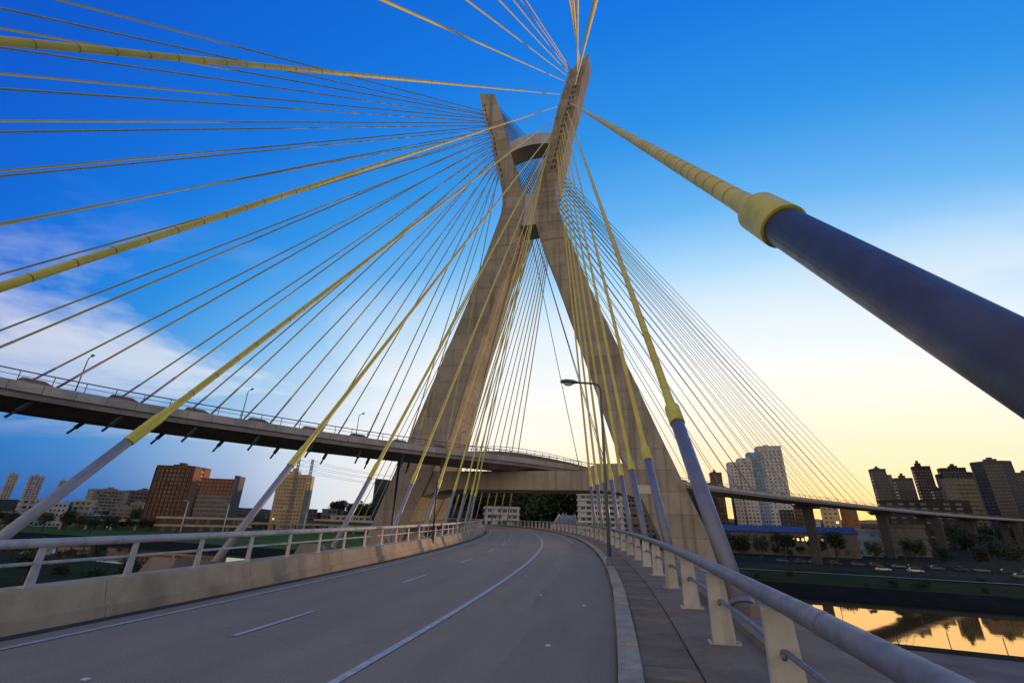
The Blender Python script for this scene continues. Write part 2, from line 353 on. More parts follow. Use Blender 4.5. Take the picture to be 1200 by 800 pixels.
# hills closing the horizon
def hill(name, pts, depth):
    mb = MB(); n = len(pts)
    for i, (x, y, z) in enumerate(pts):
        l = hypot(x, y); ux, uy = x / l, y / l
        for k, (dd, zz) in enumerate(((-depth * .9, -16), (-depth * .45, (z + 14) * .62 - 14), (0, z), (depth * .8, -16))):
            mb.v.append((x + ux * dd, y + uy * dd, zz + RND.uniform(-1, 1)))
    for i in range(n - 1):
        for k in range(3): mb.f.append((i * 4 + k, i * 4 + k + 1, i * 4 + k + 5, i * 4 + k + 4)); mb.m.append(0)
    return struct(name, mb, M_hill, True)
def ridge(az0, az1, dist, z0, amp, n=60, seed=1):
    r = random.Random(seed); ph = [r.uniform(0, 6.28) for _ in range(6)]; out = []
    for i in range(n + 1):
        a = radians(az0 + (az1 - az0) * i / n); t = i / n
        z = z0 + amp * sum(sin(t * (5 + 7 * k) + ph[k]) / (1 + k) for k in range(6))
        out.append((dist * sin(a), dist * cos(a), z))
    return out
hill('hill', ridge(-75, -12, 1250, 13, 5, 90, 2), 300)
hill('hill', ridge(20, 80, 1100, 22, 6, 90, 5), 300)
hill('hill', ridge(-16, 24, 620, 44, 4, 60, 9), 240)

# ------------------------------------------------------------------ lower deck
SL = frange(-36, 250, 2.0)
mb = MB(); mb.sweep(Kp, SL, [(-12.9, .02), (-12.9, -.7), (-9, -1.9), (.5, -1.9), (3.7, -.7), (3.7, .02)])
low = thing('bridge_deck', 'lower curved concrete bridge deck carrying the empty road towards the tower', 'bridge deck', Kp(0, -4, -1.9))
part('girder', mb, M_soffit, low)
def road_sheet(name, sl, offs, z, m):
    mb = MB(); mb.sweep(Kp, sl, [(o, z) for o in offs], False); k = len(offs)
    o = struct(name, mb, m); me = o.data; uv = me.uv_layers.new(name='road')
    for lp in me.loops: i = lp.vertex_index; uv.data[lp.index].uv = (offs[i % k], sl[i // k])
    return o
def asphalt(name, c1, c2, dark, seed):
    m = bpy.data.materials.new(name); m.use_nodes = True; t = m.node_tree; b = t.nodes['Principled BSDF']; L = t.links.new
    def n(ty, **k):
        q = t.nodes.new(ty)
        for x, y in k.items(): setattr(q, x, y)
        return q
    uv = n('ShaderNodeUVMap', uv_map='road')
    def noise(sc, s_, det=6, ro=.6):
        mp = n('ShaderNodeMapping'); L(uv.outputs[0], mp.inputs[0]); mp.inputs['Scale'].default_value = (*sc, 1); mp.inputs['Location'].default_value = (seed, seed * 2, 0)
        q = n('ShaderNodeTexNoise'); L(mp.outputs[0], q.inputs['Vector']); q.inputs['Scale'].default_value = s_; q.inputs['Detail'].default_value = det; q.inputs['Roughness'].default_value = ro; return q.outputs[0]
    def rng(f, a, c, v0=0., v1=1.):
        q = n('ShaderNodeMapRange'); L(f, q.inputs[0])
        for i, v in enumerate((a, c, v0, v1)): q.inputs[i + 1].default_value = v
        return q.outputs[0]
    def mix(f, a, c):
        q = n('ShaderNodeMix', data_type='RGBA'); L(f, q.inputs[0])
        for i, v in ((6, a), (7, c)):
            if isinstance(v, tuple): q.inputs[i].default_value = (*v, 1)
            else: L(v, q.inputs[i])
        return q.outputs[2]
    def math_(op, a, c):
        q = n('ShaderNodeMath', operation=op)
        for i, v in enumerate((a, c)):
            if isinstance(v, (int, float)): q.inputs[i].default_value = v
            else: L(v, q.inputs[i])
        return q.outputs[0]
    c = mix(rng(noise((1, .35), 1.1), .38, .62), c1, c2)
    c = mix(rng(noise((1, .10), .55, 4), .48, .66, 0, .45), c, dark)                 # long darker bands
    # wheel tracks: two per lane
    sx = n('ShaderNodeSeparateXYZ'); L(uv.outputs[0], sx.inputs[0])
    wv = math_('SINE', math_('MULTIPLY', sx.outputs[0], 2 * pi / 1.42), 0)
    tr = math_('MULTIPLY', rng(wv, .1, .9, 0, .38), rng(noise((1, .06), .9, 3), .35, .6))
    c = mix(tr, c, dark)
    spk = rng(noise((1, 1), 42, 3, .8), .42, .60, 0, .55); c = mix(spk, c, tuple(q * 1.5 for q in c1)); c = mix(rng(noise((1.1, .9), 55, 2, .8), .50, .64, 0, .6), c, tuple(q * .55 for q in c2))
    # fine cracks
    mp = n('ShaderNodeMapping'); L(uv.outputs[0], mp.inputs[0]); vo = n('ShaderNodeTexVoronoi', feature='DISTANCE_TO_EDGE')
    nz = n('ShaderNodeTexNoise'); L(uv.outputs[0], nz.inputs['Vector']); nz.inputs['Scale'].default_value = 1.6; nz.inputs['Detail'].default_value = 5
    ad = n('ShaderNodeVectorMath', operation='ADD'); L(uv.outputs[0], ad.inputs[0]); L(nz.outputs['Color'], ad.inputs[1]); L(ad.outputs[0], vo.inputs['Vector']); vo.inputs['Scale'].default_value = .42
    ck = math_('MULTIPLY', rng(vo.outputs['Distance'], .002, .006, 1, 0), rng(noise((1, 1), .25, 2), .50, .56))
    c = mix(math_('MULTIPLY', ck, .25), c, tuple(q * .4 for q in dark))
    L(c, b.inputs['Base Color']); b.inputs['Roughness'].default_value = .86; b.inputs['Specular IOR Level'].default_value = .16
    bp = n('ShaderNodeBump'); bp.inputs['Strength'].default_value = .6; bp.inputs['Distance'].default_value = .012; L(noise((1, 1), 60, 3, .8), bp.inputs['Height']); L(bp.outputs[0], b.inputs['Normal'])
    return m
M_asph = asphalt('asphalt', (.345, .270, .168), (.298, .233, .147), (.21, .165, .106), 1.3)
M_shoulder = asphalt('worn_asphalt', (.32, .247, .15), (.268, .207, .127), (.19, .147, .092), 4.1)
road = road_sheet('road', SL, frange(-9.55, .02, .8), .03, M_asph)
wob = [(-1.75 + .18 * sin(q * .31) + .1 * sin(q * .83)) for q in frange(-8, 60, 1)]
mb = MB(); sl_ = frange(-8, 60, 1)
for q, w_ in zip(sl_, wob): mb.v += [tuple(Kp(q, w_, .034)), tuple(Kp(q, -.9, .034)), tuple(Kp(q, -.02, .034))]
for i in range(len(sl_) - 1):
    for j in (0, 1): mb.f.append((3 * i + j, 3 * i + j + 1, 3 * i + j + 4, 3 * i + j + 3)); mb.m.append(0)
sh = struct('road_shoulder', mb, M_shoulder); uvl = sh.data.uv_layers.new(name='road')
for lp in sh.data.loops: i = lp.vertex_index; uvl.data[lp.index].uv = ((wob[i // 3], -.9, -.02)[i % 3], sl_[i // 3])
for sj in (3.1, 33.0, 63.0):            # expansion joints across the carriageway
    mb = MB(); mb.sweep(Kp, [sj - .05, sj + .05], [(o, .042) for o in frange(-9.5, -.02, .9)], False); struct('expansion_joint', mb, M_gap)
def line(name, off, w, s0, s1, z=.041, parent=None):
    mb = MB(); mb.sweep(Kp, frange(s0, s1, .5 if s1 - s0 < 60 else 1.5), [(off - w / 2, z), (off + w / 2, z)], False)
    o = struct(name, mb, M_paint); return o
line('lane_line', -3.42, .13, -10, 120)
line('edge_line', -8.75, .12, -10, 160)
line('kerbside_edge_line', -.95, .11, 40, 150)
for k in range(9):
    s = 7.6 + 6.9 * k
    line('lane_dash', -6.25, .11, s, s + 2.25)
# cat's-eye studs beside the lines
stud = MB(); stud.hexa([(-.045, -.035, 0), (.045, -.035, 0), (.045, .035, 0), (-.045, .035, 0), (-.026, -.02, .016), (.026, -.02, .016), (.026, .02, .016), (-.026, .02, .016)])
stm = stud.mesh('road_stud', M_white); n = 0
for s, o in ((5.3, -6.3), (15.0, -6.25), (13.6, -1.9), (12.4, -.7), (8.6, -1.1), (17.5, -2.9), (22, -6.25)):
    q = solo('road_stud', stm, None, '%s small white reflective road stud ahead of the camera' % ORD[n], 'road stud', 'road studs', M=Kframe(s, o, .04)); n += 1

# gutter, kerb stones, paving slabs
mb = MB(); mb.sweep(Kp, frange(-6, 160, 1.5), [(0, .0), (0, .13), (3.66, .10), (3.66, .0)]); part('footway_base', mb, M_gap, low)
kerb = struct('kerb', (lambda q: (q.sweep(Kp, frange(60.6, 160, 1.5), [(0, .0), (.02, .19), (.31, .19), (.33, .0)]), q)[1])(MB()), M_kerb)
ks = MB(); L_ = 1.194 / 2
ks.poly([(0, -L_, 0), (.33, -L_, 0), (.33, -L_, .17), (.31, -L_, .19), (.045, -L_, .19), (.012, -L_, .155),
         (0, L_, 0), (.33, L_, 0), (.33, L_, .17), (.31, L_, .19), (.045, L_, .19), (.012, L_, .155)],
        [(5, 4, 3, 2, 1, 0), (6, 7, 8, 9, 10, 11)] + [(i, (i + 1) % 6, (i + 1) % 6 + 6, i + 6) for i in range(6)])
ksm = ks.mesh('kerb_stone', M_kerb)
for k in range(55):
    s = -5.4 + 1.2 * k
    part('kerb_stone', ksm, None, kerb, Kframe(s, RND.uniform(-.008, .008), RND.uniform(-.006, .006)) @ Matrix.Rotation(RND.uniform(-.004, .004), 4, 'Z'))
foot = struct('footway', (lambda q: (q.sweep(Kp, frange(45.3, 160, 1.5), [(.335, .1), (.335, .15), (1.06, .15), (1.06, .1)]), q)[1])(MB()), M_slab)
sb = MB(); c = .012; x0, x1, y0, y1 = .34, 1.06, -.245, .245
sb.poly([(x0, y0, .08), (x1, y0, .08), (x1, y1, .08), (x0, y1, .08), (x0, y0, .14), (x1, y0, .14), (x1, y1, .14), (x0, y1, .14), (x0 + c, y0 + c, .15), (x1 - c, y0 + c, .15), (x1 - c, y1 - c, .15), (x0 + c, y1 - c, .15)],
        [(3, 2, 1, 0), (0, 1, 5, 4), (1, 2, 6, 5), (2, 3, 7, 6), (3, 0, 4, 7), (4, 5, 9, 8), (5, 6, 10, 9), (6, 7, 11, 10), (7, 4, 8, 11), (8, 9, 10, 11)])
sbm = sb.mesh('paving_slab', M_slab)
for k in range(100):
    s = -4.7 + .5 * k
    part('paving_slab', sbm, None, foot, Kframe(s, RND.uniform(-.006, .006), RND.uniform(-.008, .007)) @ Matrix.Rotation(RND.uniform(-.006, .006), 4, 'Y') @ Matrix.Rotation(RND.uniform(-.006, .006), 4, 'X'))
mb = MB(); mb.sweep(Kp, frange(-6, 160, 1.5), [(1.08, .08), (1.085, .155), (1.22, .19), (2.15, .20), (2.17, .30), (3.55, .26), (3.7, .2), (3.7, -.6), (3.5, -.6), (3.5, .05)])
part('outer_ledge', mb, M_ledge, low)
mb = MB(); mb.sweep(Kp, frange(-6, 160, 1.5), [(-10.3, .0), (-10.3, .14), (-12.7, .10), (-12.9, .22), (-12.95, .22), (-12.95, -.5), (-12.5, -.5), (-12.5, .0)])
part('left_ledge', mb, M_ledge, low)

# ---- right railing: cream plate posts, thick pipe, thin pipe
rr = thing('railing', 'thick grey pipe handrail on cream plate posts along the right footway', 'railing', Kp(5, 1.68, .2))
mb = MB(); mb.tube([Kp(s, 1.68, 1.255) for s in frange(-2, 118, 1)], .094, 20); part('handrail', mb, M_rail, rr, smooth=True)
mb = MB()
pl = [(-.17, -.04, .18), (.18, -.04, .18), (.18, .04, .18), (-.17, .04, .18), (-.14, -.04, 1.175), (.12, -.04, 1.175), (.12, .04, 1.175), (-.14, .04, 1.175)]
mb.hexa(pl); mb.hexa([(-.24, -.09, .16), (.25, -.09, .16), (.25, .09, .16), (-.24, .09, .16), (-.23, -.08, .205), (.24, -.08, .205), (.24, .08, .205), (-.23, .08, .205)])
for bx_ in (-.215, .225):
    for by_ in (-.06, .06): mb.box(bx_ - .018, bx_ + .018, by_ - .018, by_ + .018, .2, .235)
pm = mb.mesh('post', M_post)
PS = [-.21 + 3.03 * k for k in range(39)]
for s in PS:
    part('post', pm, None, rr, Kframe(s, 1.68 + RND.uniform(-.006, .006), RND.uniform(-.004, .004)) @ Matrix.Rotation(RND.uniform(-.012, .012), 4, 'Y'))
for k in range(20):
    s = 4.6 + 5.44 * k; mb = MB(); mb.tube([Kp(s - .08, 1.68, 1.255), Kp(s + .08, 1.68, 1.255)], .099, 20); part('pipe_sleeve', mb, M_rail, rr, smooth=False)
for a, b_ in zip(PS, PS[1:]):
    mb = MB(); mb.tube([Kp(a - .12, 1.65, .76), Kp(a + .1, 1.69, .80), Kp((a + b_) / 2, 1.71, .80), Kp(b_ - .1, 1.69, .80), Kp(b_ + .02, 1.65, .78)], .029, 8)
    part('lower_rail', mb, M_rail, rr, smooth=True)
# ---- left barrier and railing
bl = thing('concrete_barrier', 'long stained concrete safety barrier along the left road edge', 'barrier', Kp(6, -9.9, 0))
prof = [(-9.5, .02), (-9.53, .24), (-9.60, .27), (-9.72, .635), (-9.76, .66), (-10.33, .66), (-10.36, .02)]
for k in range(27):
    s = -8 + 4.0 * k; mb = MB(); e = .006 + RND.uniform(0, .006); jz = RND.uniform(-.004, .004); jo = RND.uniform(-.012, .012)
    mb.sweep(Kp, frange(s + e, s + 4 - e, 1), [(o + (jo if z > .3 else 0), z + (jz if z > .3 else 0)) for o, z in prof]); part('barrier_panel', mb, M_barrier, bl)
mb = MB(); mb.sweep(Kp, frange(-8, 160, 2), [(-9.60, .03), (-9.85, .62), (-10.25, .62), (-10.28, .03)]); part('barrier_core', mb, M_ledge, bl)
mb = MB(); mb.sweep(Kp, frange(100.02, 150, 2), prof); part('barrier_panel', mb, M_barrier, bl)
mb = MB(); mb.sweep(Kp, frange(-8, 140, 1), [(-9.5, .035), (-9.5, .045), (-9.28, .037), (-9.26, .034)], False); part('gutter_grit', mb, M_gap, bl)
rl = thing('railing', 'slim beige pipe railing on top of the left concrete barrier', 'railing', Kp(6, -9.95, .74))
mb = MB(); mb.tube([Kp(s, -9.95, 1.37) for s in frange(-4, 148, 1)], .078, 16); part('handrail', mb, M_railL, rl, smooth=True)
mb = MB(); mb.tube([Kp(s, -9.97, 1.04) for s in frange(-4, 148, 1)], .030, 8); part('lower_rail', mb, M_railL, rl, smooth=True)
mb = MB(); mb.hexa([(-.02, -.075, .65), (.02, -.075, .65), (.02, .075, .65), (-.02, .075, .65), (-.02, -.05, 1.33), (.02, -.05, 1.33), (.02, .05, 1.33), (-.02, .05, 1.33)])
mb.box(-.09, .06, -.11, .11, .655, .685)
plm = mb.mesh('post', M_railL)
for k in range(70):
    part('post', plm, None, rl, Kframe(-3.88 + 1.78 * k, -9.95) @ Matrix.Rotation(RND.uniform(-.01, .01), 4, 'Y'))
# ---- branch ramp beyond the tower's right leg
mb = MB()
def Gp(s, off, dz):
    b0 = Kp(74, 2.9, 0); th = .13; return Vector((b0.x + s * sin(th) + off * cos(th), b0.y + s * cos(th) - off * sin(th), b0.z + dz + .055 * s))
mb.sweep(Gp, frange(0, 60, 3), [(-2.0, 0), (2.0, 0), (2.0, -1), (-2.0, -1)])
gr = thing('ramp', 'grey concrete ramp climbing straight ahead behind the tower', 'ramp', Gp(0, 0, -1)); part('ramp_slab', mb, M_soffit, gr)
for o in (-2.15, 2.15):
    mb = MB(); mb.sweep(Gp, frange(0, 60, 3), [(o - .15, -.5), (o - .15, .35), (o + .15, .35), (o + .15, -.5)]); part('side_wall', mb, M_barrier, gr)

# ================================================================== UPPER DECK
ZU = 11.35            # top of the fascia
ud = thing('bridge_deck', 'upper curved concrete bridge deck sweeping past the tower above the road', 'bridge deck', Up(0, 6, 9))
SU = frange(-118, 560, 2)
mb = MB(); mb.sweep(Up, SU, [(.26, ZU - .3), (.26, ZU - 1.55), (1.2, ZU - 1.75), (3.4, ZU - 2.35), (8.6, ZU - 2.35), (10.8, ZU - 1.75), (11.74, ZU - 1.55), (11.74, ZU - .3), (11.5, ZU - .9), (.5, ZU - .9)])
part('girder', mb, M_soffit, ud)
fl = 2.46
for k in range(55):
    s = -112.5 + 2.5 * k
    mb = MB(); jo = RND.uniform(-.012, .012); e = .02
    mb.sweep(Up, [s + e, s + 1.25, s + 2.5 - e], [(0 + jo, ZU - .92), (0 + jo, ZU - .02), (.04 + jo, ZU), (.25, ZU), (.25, ZU - .92)])
    part('fascia_panel', mb, M_fascia, ud)
mb = MB(); mb.sweep(Up, frange(25.03, 560, 3), [(0, ZU - .92), (0, ZU), (.25, ZU), (.25, ZU - .92)]); part('fascia', mb, M_fascia, ud)
def bump(s): return 2.5 * exp(-((s - 12) / (20.0 if s < 12 else 34.0)) ** 2)
def Upb(s, off, z): return Up(s, off, z + (bump(s) if z > ZU - .5 else 0))
mb = MB(); mb.sweep(Upb, frange(-118, 560, 2.5), [(11.75, ZU - 1.22), (11.75, ZU), (12.0, ZU), (12.0, ZU - 1.22)]); part('far_parapet', mb, M_block, ud)
for side, off in (('near', .13), ('far', 11.87)):
    ur = thing('railing', 'thin grey pipe railing along the %s edge of the upper deck' % side, 'railing', Up(0, off, ZU))
    mb = MB(); mb.tube([(Upb if off > 5 else Up)(s, off, ZU + .98) for s in frange(-112, 480, 2)], .062, 8); part('top_rail', mb, M_lampgrey, ur, smooth=True)
    mb = MB(); mb.tube([(Upb if off > 5 else Up)(s, off, ZU + .5) for s in frange(-112, 480, 2)], .03, 6); part('lower_rail', mb, M_lampgrey, ur, smooth=True)
    mb = MB(); mb.box(-.03, .03, -.05, .05, -.02, .98); um = mb.mesh('post', M_lampgrey)
    for k in range(56): part('post', um, None, ur, Uframe(-112 + 2.5 * k, off, ZU + (bump(-112 + 2.5 * k) if off > 5 else 0)))
    mb = MB()
    for k in range(140):
        p = (Upb if off > 5 else Up)(28 + 3.2 * k, off, ZU); mb.box(p.x - .04, p.x + .04, p.y - .04, p.y + .04, p.z - .02, p.z + .98)
    part('far_posts', mb, M_lampgrey, ur, stuff=True)

# ================================================================== TOWER
tw = thing('bridge_tower', 'tall X-shaped concrete pylon with crossed legs standing over both decks', 'bridge tower', Tp(0, 6, -15))
def quad(t0, t1, z, d0, d1, sg): return [Tp(sg * t0, d0, z), Tp(sg * t1, d0, z), Tp(sg * t1, d1, z), Tp(sg * t0, d1, z)]
def leg(sg, zs, name, label):
    core = MB()
    root = None
    for i, (a, b_) in enumerate(zip(zs, zs[1:])):
        core.hexa(quad(t_in(a) + .06, t_out(a) - .06, a, .06, t_dep(a) - .06, sg) + quad(t_in(b_) + .06, t_out(b_) - .06, b_, .06, t_dep(b_) - .06, sg))
    root = part(name, core, M_joint, tw, label=label)
    for i, (a, b_) in enumerate(zip(zs, zs[1:])):
        mb = MB(); a2, b2 = a + .03, b_ - .03; jt = RND.uniform(-.02, .02); jd = RND.uniform(-.03, .03)
        mb.hexa(quad(t_in(a2) + jt, t_out(a2) + jt, a2, jd, t_dep(a2), sg) + quad(t_in(b2) + jt, t_out(b2) + jt, b2, jd, t_dep(b2), sg))
        part('concrete_lift', mb, M_tower, root)
    return root
Z1 = [-17, -13] + [-13 + 3.72 * i for i in range(1, 21)] + [61.5, 64, 66.5, 68.5, 70.5, 72.2]
Z2 = [72.2, 74, 75.5, 77, 79, 81.2] + [81.2 + 3.55 * i for i in range(1, 10)]
Z1 = sorted(set(round(z, 2) for z in Z1)); Z2 = sorted(set(round(z, 2) for z in Z2))
leg_l = leg(-1, Z1, 'lower_leg', 'left lower leg of the pylon'); leg_r = leg(1, Z1, 'lower_leg', 'right lower leg of the pylon')
up_l = leg(-1, Z2[:-1], 'upper_leg', 'left upper arm of the pylon'); up_r = leg(1, Z2, 'upper_leg', 'right upper arm of the pylon')
for sg, rt in ((-1, up_l), (1, up_r)):                       # slanted heads
    zt = Z2[-1] if sg > 0 else Z2[-2]; mb = MB(); D = t_dep(zt)
    i0, o0 = t_in(zt), t_out(zt)
    f = [(i0, zt + .035), (o0, zt + .035), (o0 + 1.35, zt + 5.6), (o0 + 1.9, zt + 8.2), (o0 - .6, zt + 6.2), (i0 + .6, zt + 2.6)] if sg > 0 else [(i0, zt + .035), (o0, zt + .035), (o0 + 1.0, zt + 5.6), (i0 + 1.2, zt + 3.9), (i0 + .35, zt + 1.6)]
    n = len(f)
    mb.poly([Tp(sg * t, 0, z) for t, z in f] + [Tp(sg * t, D, z) for t, z in f], [tuple(range(n)), tuple(range(2 * n - 1, n - 1, -1))] + [(i, (i + 1) % n, (i + 1) % n + n, i + n) for i in range(n)])
    part('leg_head', mb, M_tower, rt)
# cable anchor slots
sm = MB(); sm.box(-.17, .17, -.05, .06, -.50, .50); smm = sm.mesh('anchor_slot', M_slot)
TW4 = Matrix(((TD.x, TN.x, 0, 0), (TD.y, TN.y, 0, 0), (0, 0, 1, 0), (0, 0, 0, 1)))
for k in range(15):
    z = 83 + 1.9 * k; ln = Matrix.Rotation(-.22, 4, 'Y')
    p = Tp(-(t_out(z) - .9), -.04, z); part('anchor_slot', smm, None, up_l, Matrix.Translation(p) @ TW4 @ Matrix.Rotation(-.2, 4, 'Y'))
    for e in (.70, .54):
        t = t_in(z) + (t_out(z) - t_in(z)) * e
        p = Tp(t, -.04, z); part('anchor_slot', smm, None, up_r, Matrix.Translation(p) @ TW4 @ Matrix.Rotation(.2, 4, 'Y'))
# beams
def tbeam(name, low_, top_, d0, d1, m, label=None):
    mb = MB(); n = len(low_)
    for t, z in low_: mb.v += [tuple(Tp(t, d0, z)), tuple(Tp(t, d1, z))]
    for t, z in top_: mb.v += [tuple(Tp(t, d0, z)), tuple(Tp(t, d1, z))]
    for i in range(n - 1):
        a, b_ = 2 * i, 2 * i + 2; c_, d2 = 2 * n + 2 * i, 2 * n + 2 * i + 2
        mb.f += [(a, b_, d2, c_), (a + 1, c_ + 1, d2 + 1, b_ + 1), (a, a + 1, b_ + 1, b_), (c_, d2, d2 + 1, c_ + 1)]; mb.m += [0] * 4
    mb.f += [(0, 2 * n, 2 * n + 1, 1), (2 * n - 2, 2 * n - 1, 4 * n - 1, 4 * n - 2)]; mb.m += [0, 0]
    return part(name, mb, m, tw, label=label)
xs = frange(-7.2, 7.4, 1)
tbeam('arched_beam', [(t, 92.2 - .035 * t * t + .07 * t) for t in xs], [(t, 96.0 - .035 * t * t + .07 * t) for t in xs], .5, 5.6, M_arch, 'pale arched beam joining the upper arms')
tbeam('waist_beam', [(t, 66.6) for t in frange(-2.4, 2.4, 1.2)], [(t, 76.0) for t in frange(-2.4, 2.4, 1.2)], .35, 6.4, M_arch, 'pale beam at the waist of the pylon')
xs = frange(-25.5, 25.5, 1.0)
def lbz(t):
    a = abs(t); return 5.75 if a < 13 else 5.75 - 3.2 * ((a - 13) / 11.5) ** 2.2
tbeam('portal_beam', [(t, lbz(t)) for t in xs], [(t, 9.2 if t < 11.5 else 9.2 + min(1.3, (t - 11.5) * .75)) for t in xs], .3, 11.0, M_beam, 'deep portal beam with curved haunches over the road')
mb = MB(); mb.hexa([Tp(19.9, -.06, 5.25), Tp(23.3, -.06, 5.25), Tp(23.3, .1, 5.25), Tp(19.9, .1, 5.25), Tp(19.9, -.06, 6.7), Tp(23.3, -.06, 6.7), Tp(23.3, .1, 6.7), Tp(19.9, .1, 6.7)])
solo('plaque', mb, mat('plaque_enamel', (.55, .52, .44), (.46, .43, .36), 2, .6), 'pale rectangular plaque fixed low on the right leg of the pylon', 'plaque')

# ================================================================== STAY CABLES
def fillet(A, B, r, pitch, n=7, L=None):
    """joint rings around a sheath"""
    A, B = Vector(A), Vector(B); d = (B - A); ln = d.length; d.normalize(); mb = MB(); L = min(L or ln, ln)
    k = int(L / pitch)
    for i in range(k):
        p = A + d * (i * pitch + .3); mb.tube([p, p + d * .022], r * 1.03, n * 2, False)
    return mb
def cable(A, B, label, group, pipe=None, collar=True, r=.17, rp=.28, rings=None, m=None, mp=None, cat='stay cable', cl=1.35):
    """A: deck anchor, B: pylon anchor"""
    A, B = Vector(A), Vector(B); d = (B - A).normalized()
    th = thing('stay_cable', label, cat, A, group)
    P0 = A + d * (pipe or 0)
    mb = MB(); mb.tube([P0 - d * .5 if pipe else A, P0 + (B - P0) * .5, B], r, 12 if pipe and r > .1 else 8, False); part('sheath', mb, m or M_cable, th, smooth=True)
    if pipe:
        mb = MB(); mb.tube([A - d * .25, P0 - d * .02], rp, 22); part('guide_pipe', mb, mp or M_pipe, th, smooth=True)
        mb = MB(); mb.tube([A + d * .02, A + d * .12], rp * 1.32, 22); part('base_flange', mb, mp or M_pipe, th, smooth=False)
        if collar:
            mb = MB(); mb.tube([P0 - d * .12, P0 - d * .115, P0 + d * (cl * .48), P0 + d * cl * .52, P0 + d * (cl * .54), P0 + d * cl * .60, P0 + d * cl], [rp * 1.08, rp * 1.165, rp * 1.165, rp * 1.10, r * 1.28, r * 1.12, r * 1.02], 36); c_ = part('collar', mb, M_collar, th)
    if rings:
        part('joint_rings', fillet(P0 + d * (cl if collar else .2), B, r, rings[0], 6, rings[1]), M_fillet, th, stuff=True)
    return th
# --- lower deck, near half, right-hand plane -> right arm of the pylon (front face)
ZRR = [(-60, 119), (-30, 116), (-10, 112), (1, 104), (12, 101), (20, 98.5), (30, 95), (48, 88), (75, 82)]
rs = [-42, -33, -24.5, -16, -7.6, .95, 11.9, 21.0, 27.8, 33.2, 38.9, 43.6, 47.9, 52.3]
GR = 'stay cables along the right side of the lower deck'
def lab(k, txt): return '%s %s' % (ORD[k], txt)
for k, s in enumerate(rs):
    z = interp(s, ZRR); B = Tp(t_in(z) + (t_out(z) - t_in(z)) * .62, .1, z); A = Kp(s, 2.72, .25)
    if s < 0: L = 'yellow stay cable over the camera, %s counted back from the grey-piped foreground one' % ORD[4 - k]
    elif k == 5: L = 'closest stay cable, with huge grey guide pipe and yellow collar at far right'
    else: L = 'yellow stay cable with grey guide pipe behind right handrail, %s from the camera' % ORD[k - 6]
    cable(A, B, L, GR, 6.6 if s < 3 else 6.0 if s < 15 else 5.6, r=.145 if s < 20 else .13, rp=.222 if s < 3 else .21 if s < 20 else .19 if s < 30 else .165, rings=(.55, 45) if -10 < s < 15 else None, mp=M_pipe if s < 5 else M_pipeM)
# --- lower deck, near half, left-hand plane
ZLL = [(-70, 119.5), (-40, 117.5), (-15, 114.5), (-11.4, 113.2), (-5.9, 109), (.3, 105.2), (6, 101.5), (12.4, 97), (19, 93), (45, 86), (75, 82)]
ls = [-42.5, -36.3, -30.2, -24.0, -17.2, -11.4, -5.8, .3, 6.0, 12.3, 18.9, 25.1, 31.4, 37.7, 44, 50.3, 56.6]
GL = 'stay cables along the left side of the lower deck'
for k, s in enumerate(ls):
    z = interp(s, ZLL); B = Tp(t_in(z) + .1, 1.2, z); A = Kp(s, -11.3, .3)
    if k < 8: L = 'yellow stay cable crossing the upper left sky to the right arm, %s from the bottom' % ORD[7 - k]
    else: L = 'yellow stay cable with pale guide pipe behind left barrier, %s from the camera' % ORD[k - 8]
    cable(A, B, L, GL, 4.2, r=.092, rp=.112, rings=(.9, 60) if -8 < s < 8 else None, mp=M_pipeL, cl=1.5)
    # concrete block that seats the guide pipe
    f = Kframe(s, -11.3, 0); mb = MB()
    mb.hexa([(-.55, -1.9, .1), (.55, -1.9, .1), (.55, 1.5, .1), (-.55, 1.5, .1), (-.38, -1.5, .80), (.38, -1.5, .80), (.38, .35, .55), (-.38, .35, .55)])
    if s > -14: part('anchor_block', mb.mesh('anchor_block', M_block), None, low, f)
mb = MB(); mb.hexa([(-.40, -1.2, .1), (.40, -1.2, .1), (.40, 1.0, .1), (-.40, 1.0, .1), (-.34, -1.1, .46), (.34, -1.1, .46), (.34, .2, .34), (-.34, .2, .34)]); abm = mb.mesh('anchor_block', M_block)
for s in rs[5:]: part('anchor_block', abm, None, low, Kframe(s, 2.95, 0))
# --- lower deck, far half (beyond the pylon)
GF = 'far stay cables of the lower deck beyond the pylon'
for pl_, off, nm in ((0, 2.7, 'right'), (1, -11.3, 'left')):
    for k in range(17):
        s = 118 + 6.6 * k; z = 84 + 1.95 * k; e = .75 if pl_ == 0 else .12
        B = Tp(t_in(z) + (t_out(z) - t_in(z)) * e, t_dep(z) - .1, z)
        A = Kp(s, off, .2)
        cable(A, B, 'distant stay cable on the far deck\'s %s edge, %s beyond the pylon' % (nm, ORD[k]), GF, 5.5 if k < 9 else None, False, r=.13, rp=.15, m=M_cable if k < 9 else M_cablefar, mp=M_pipeL)
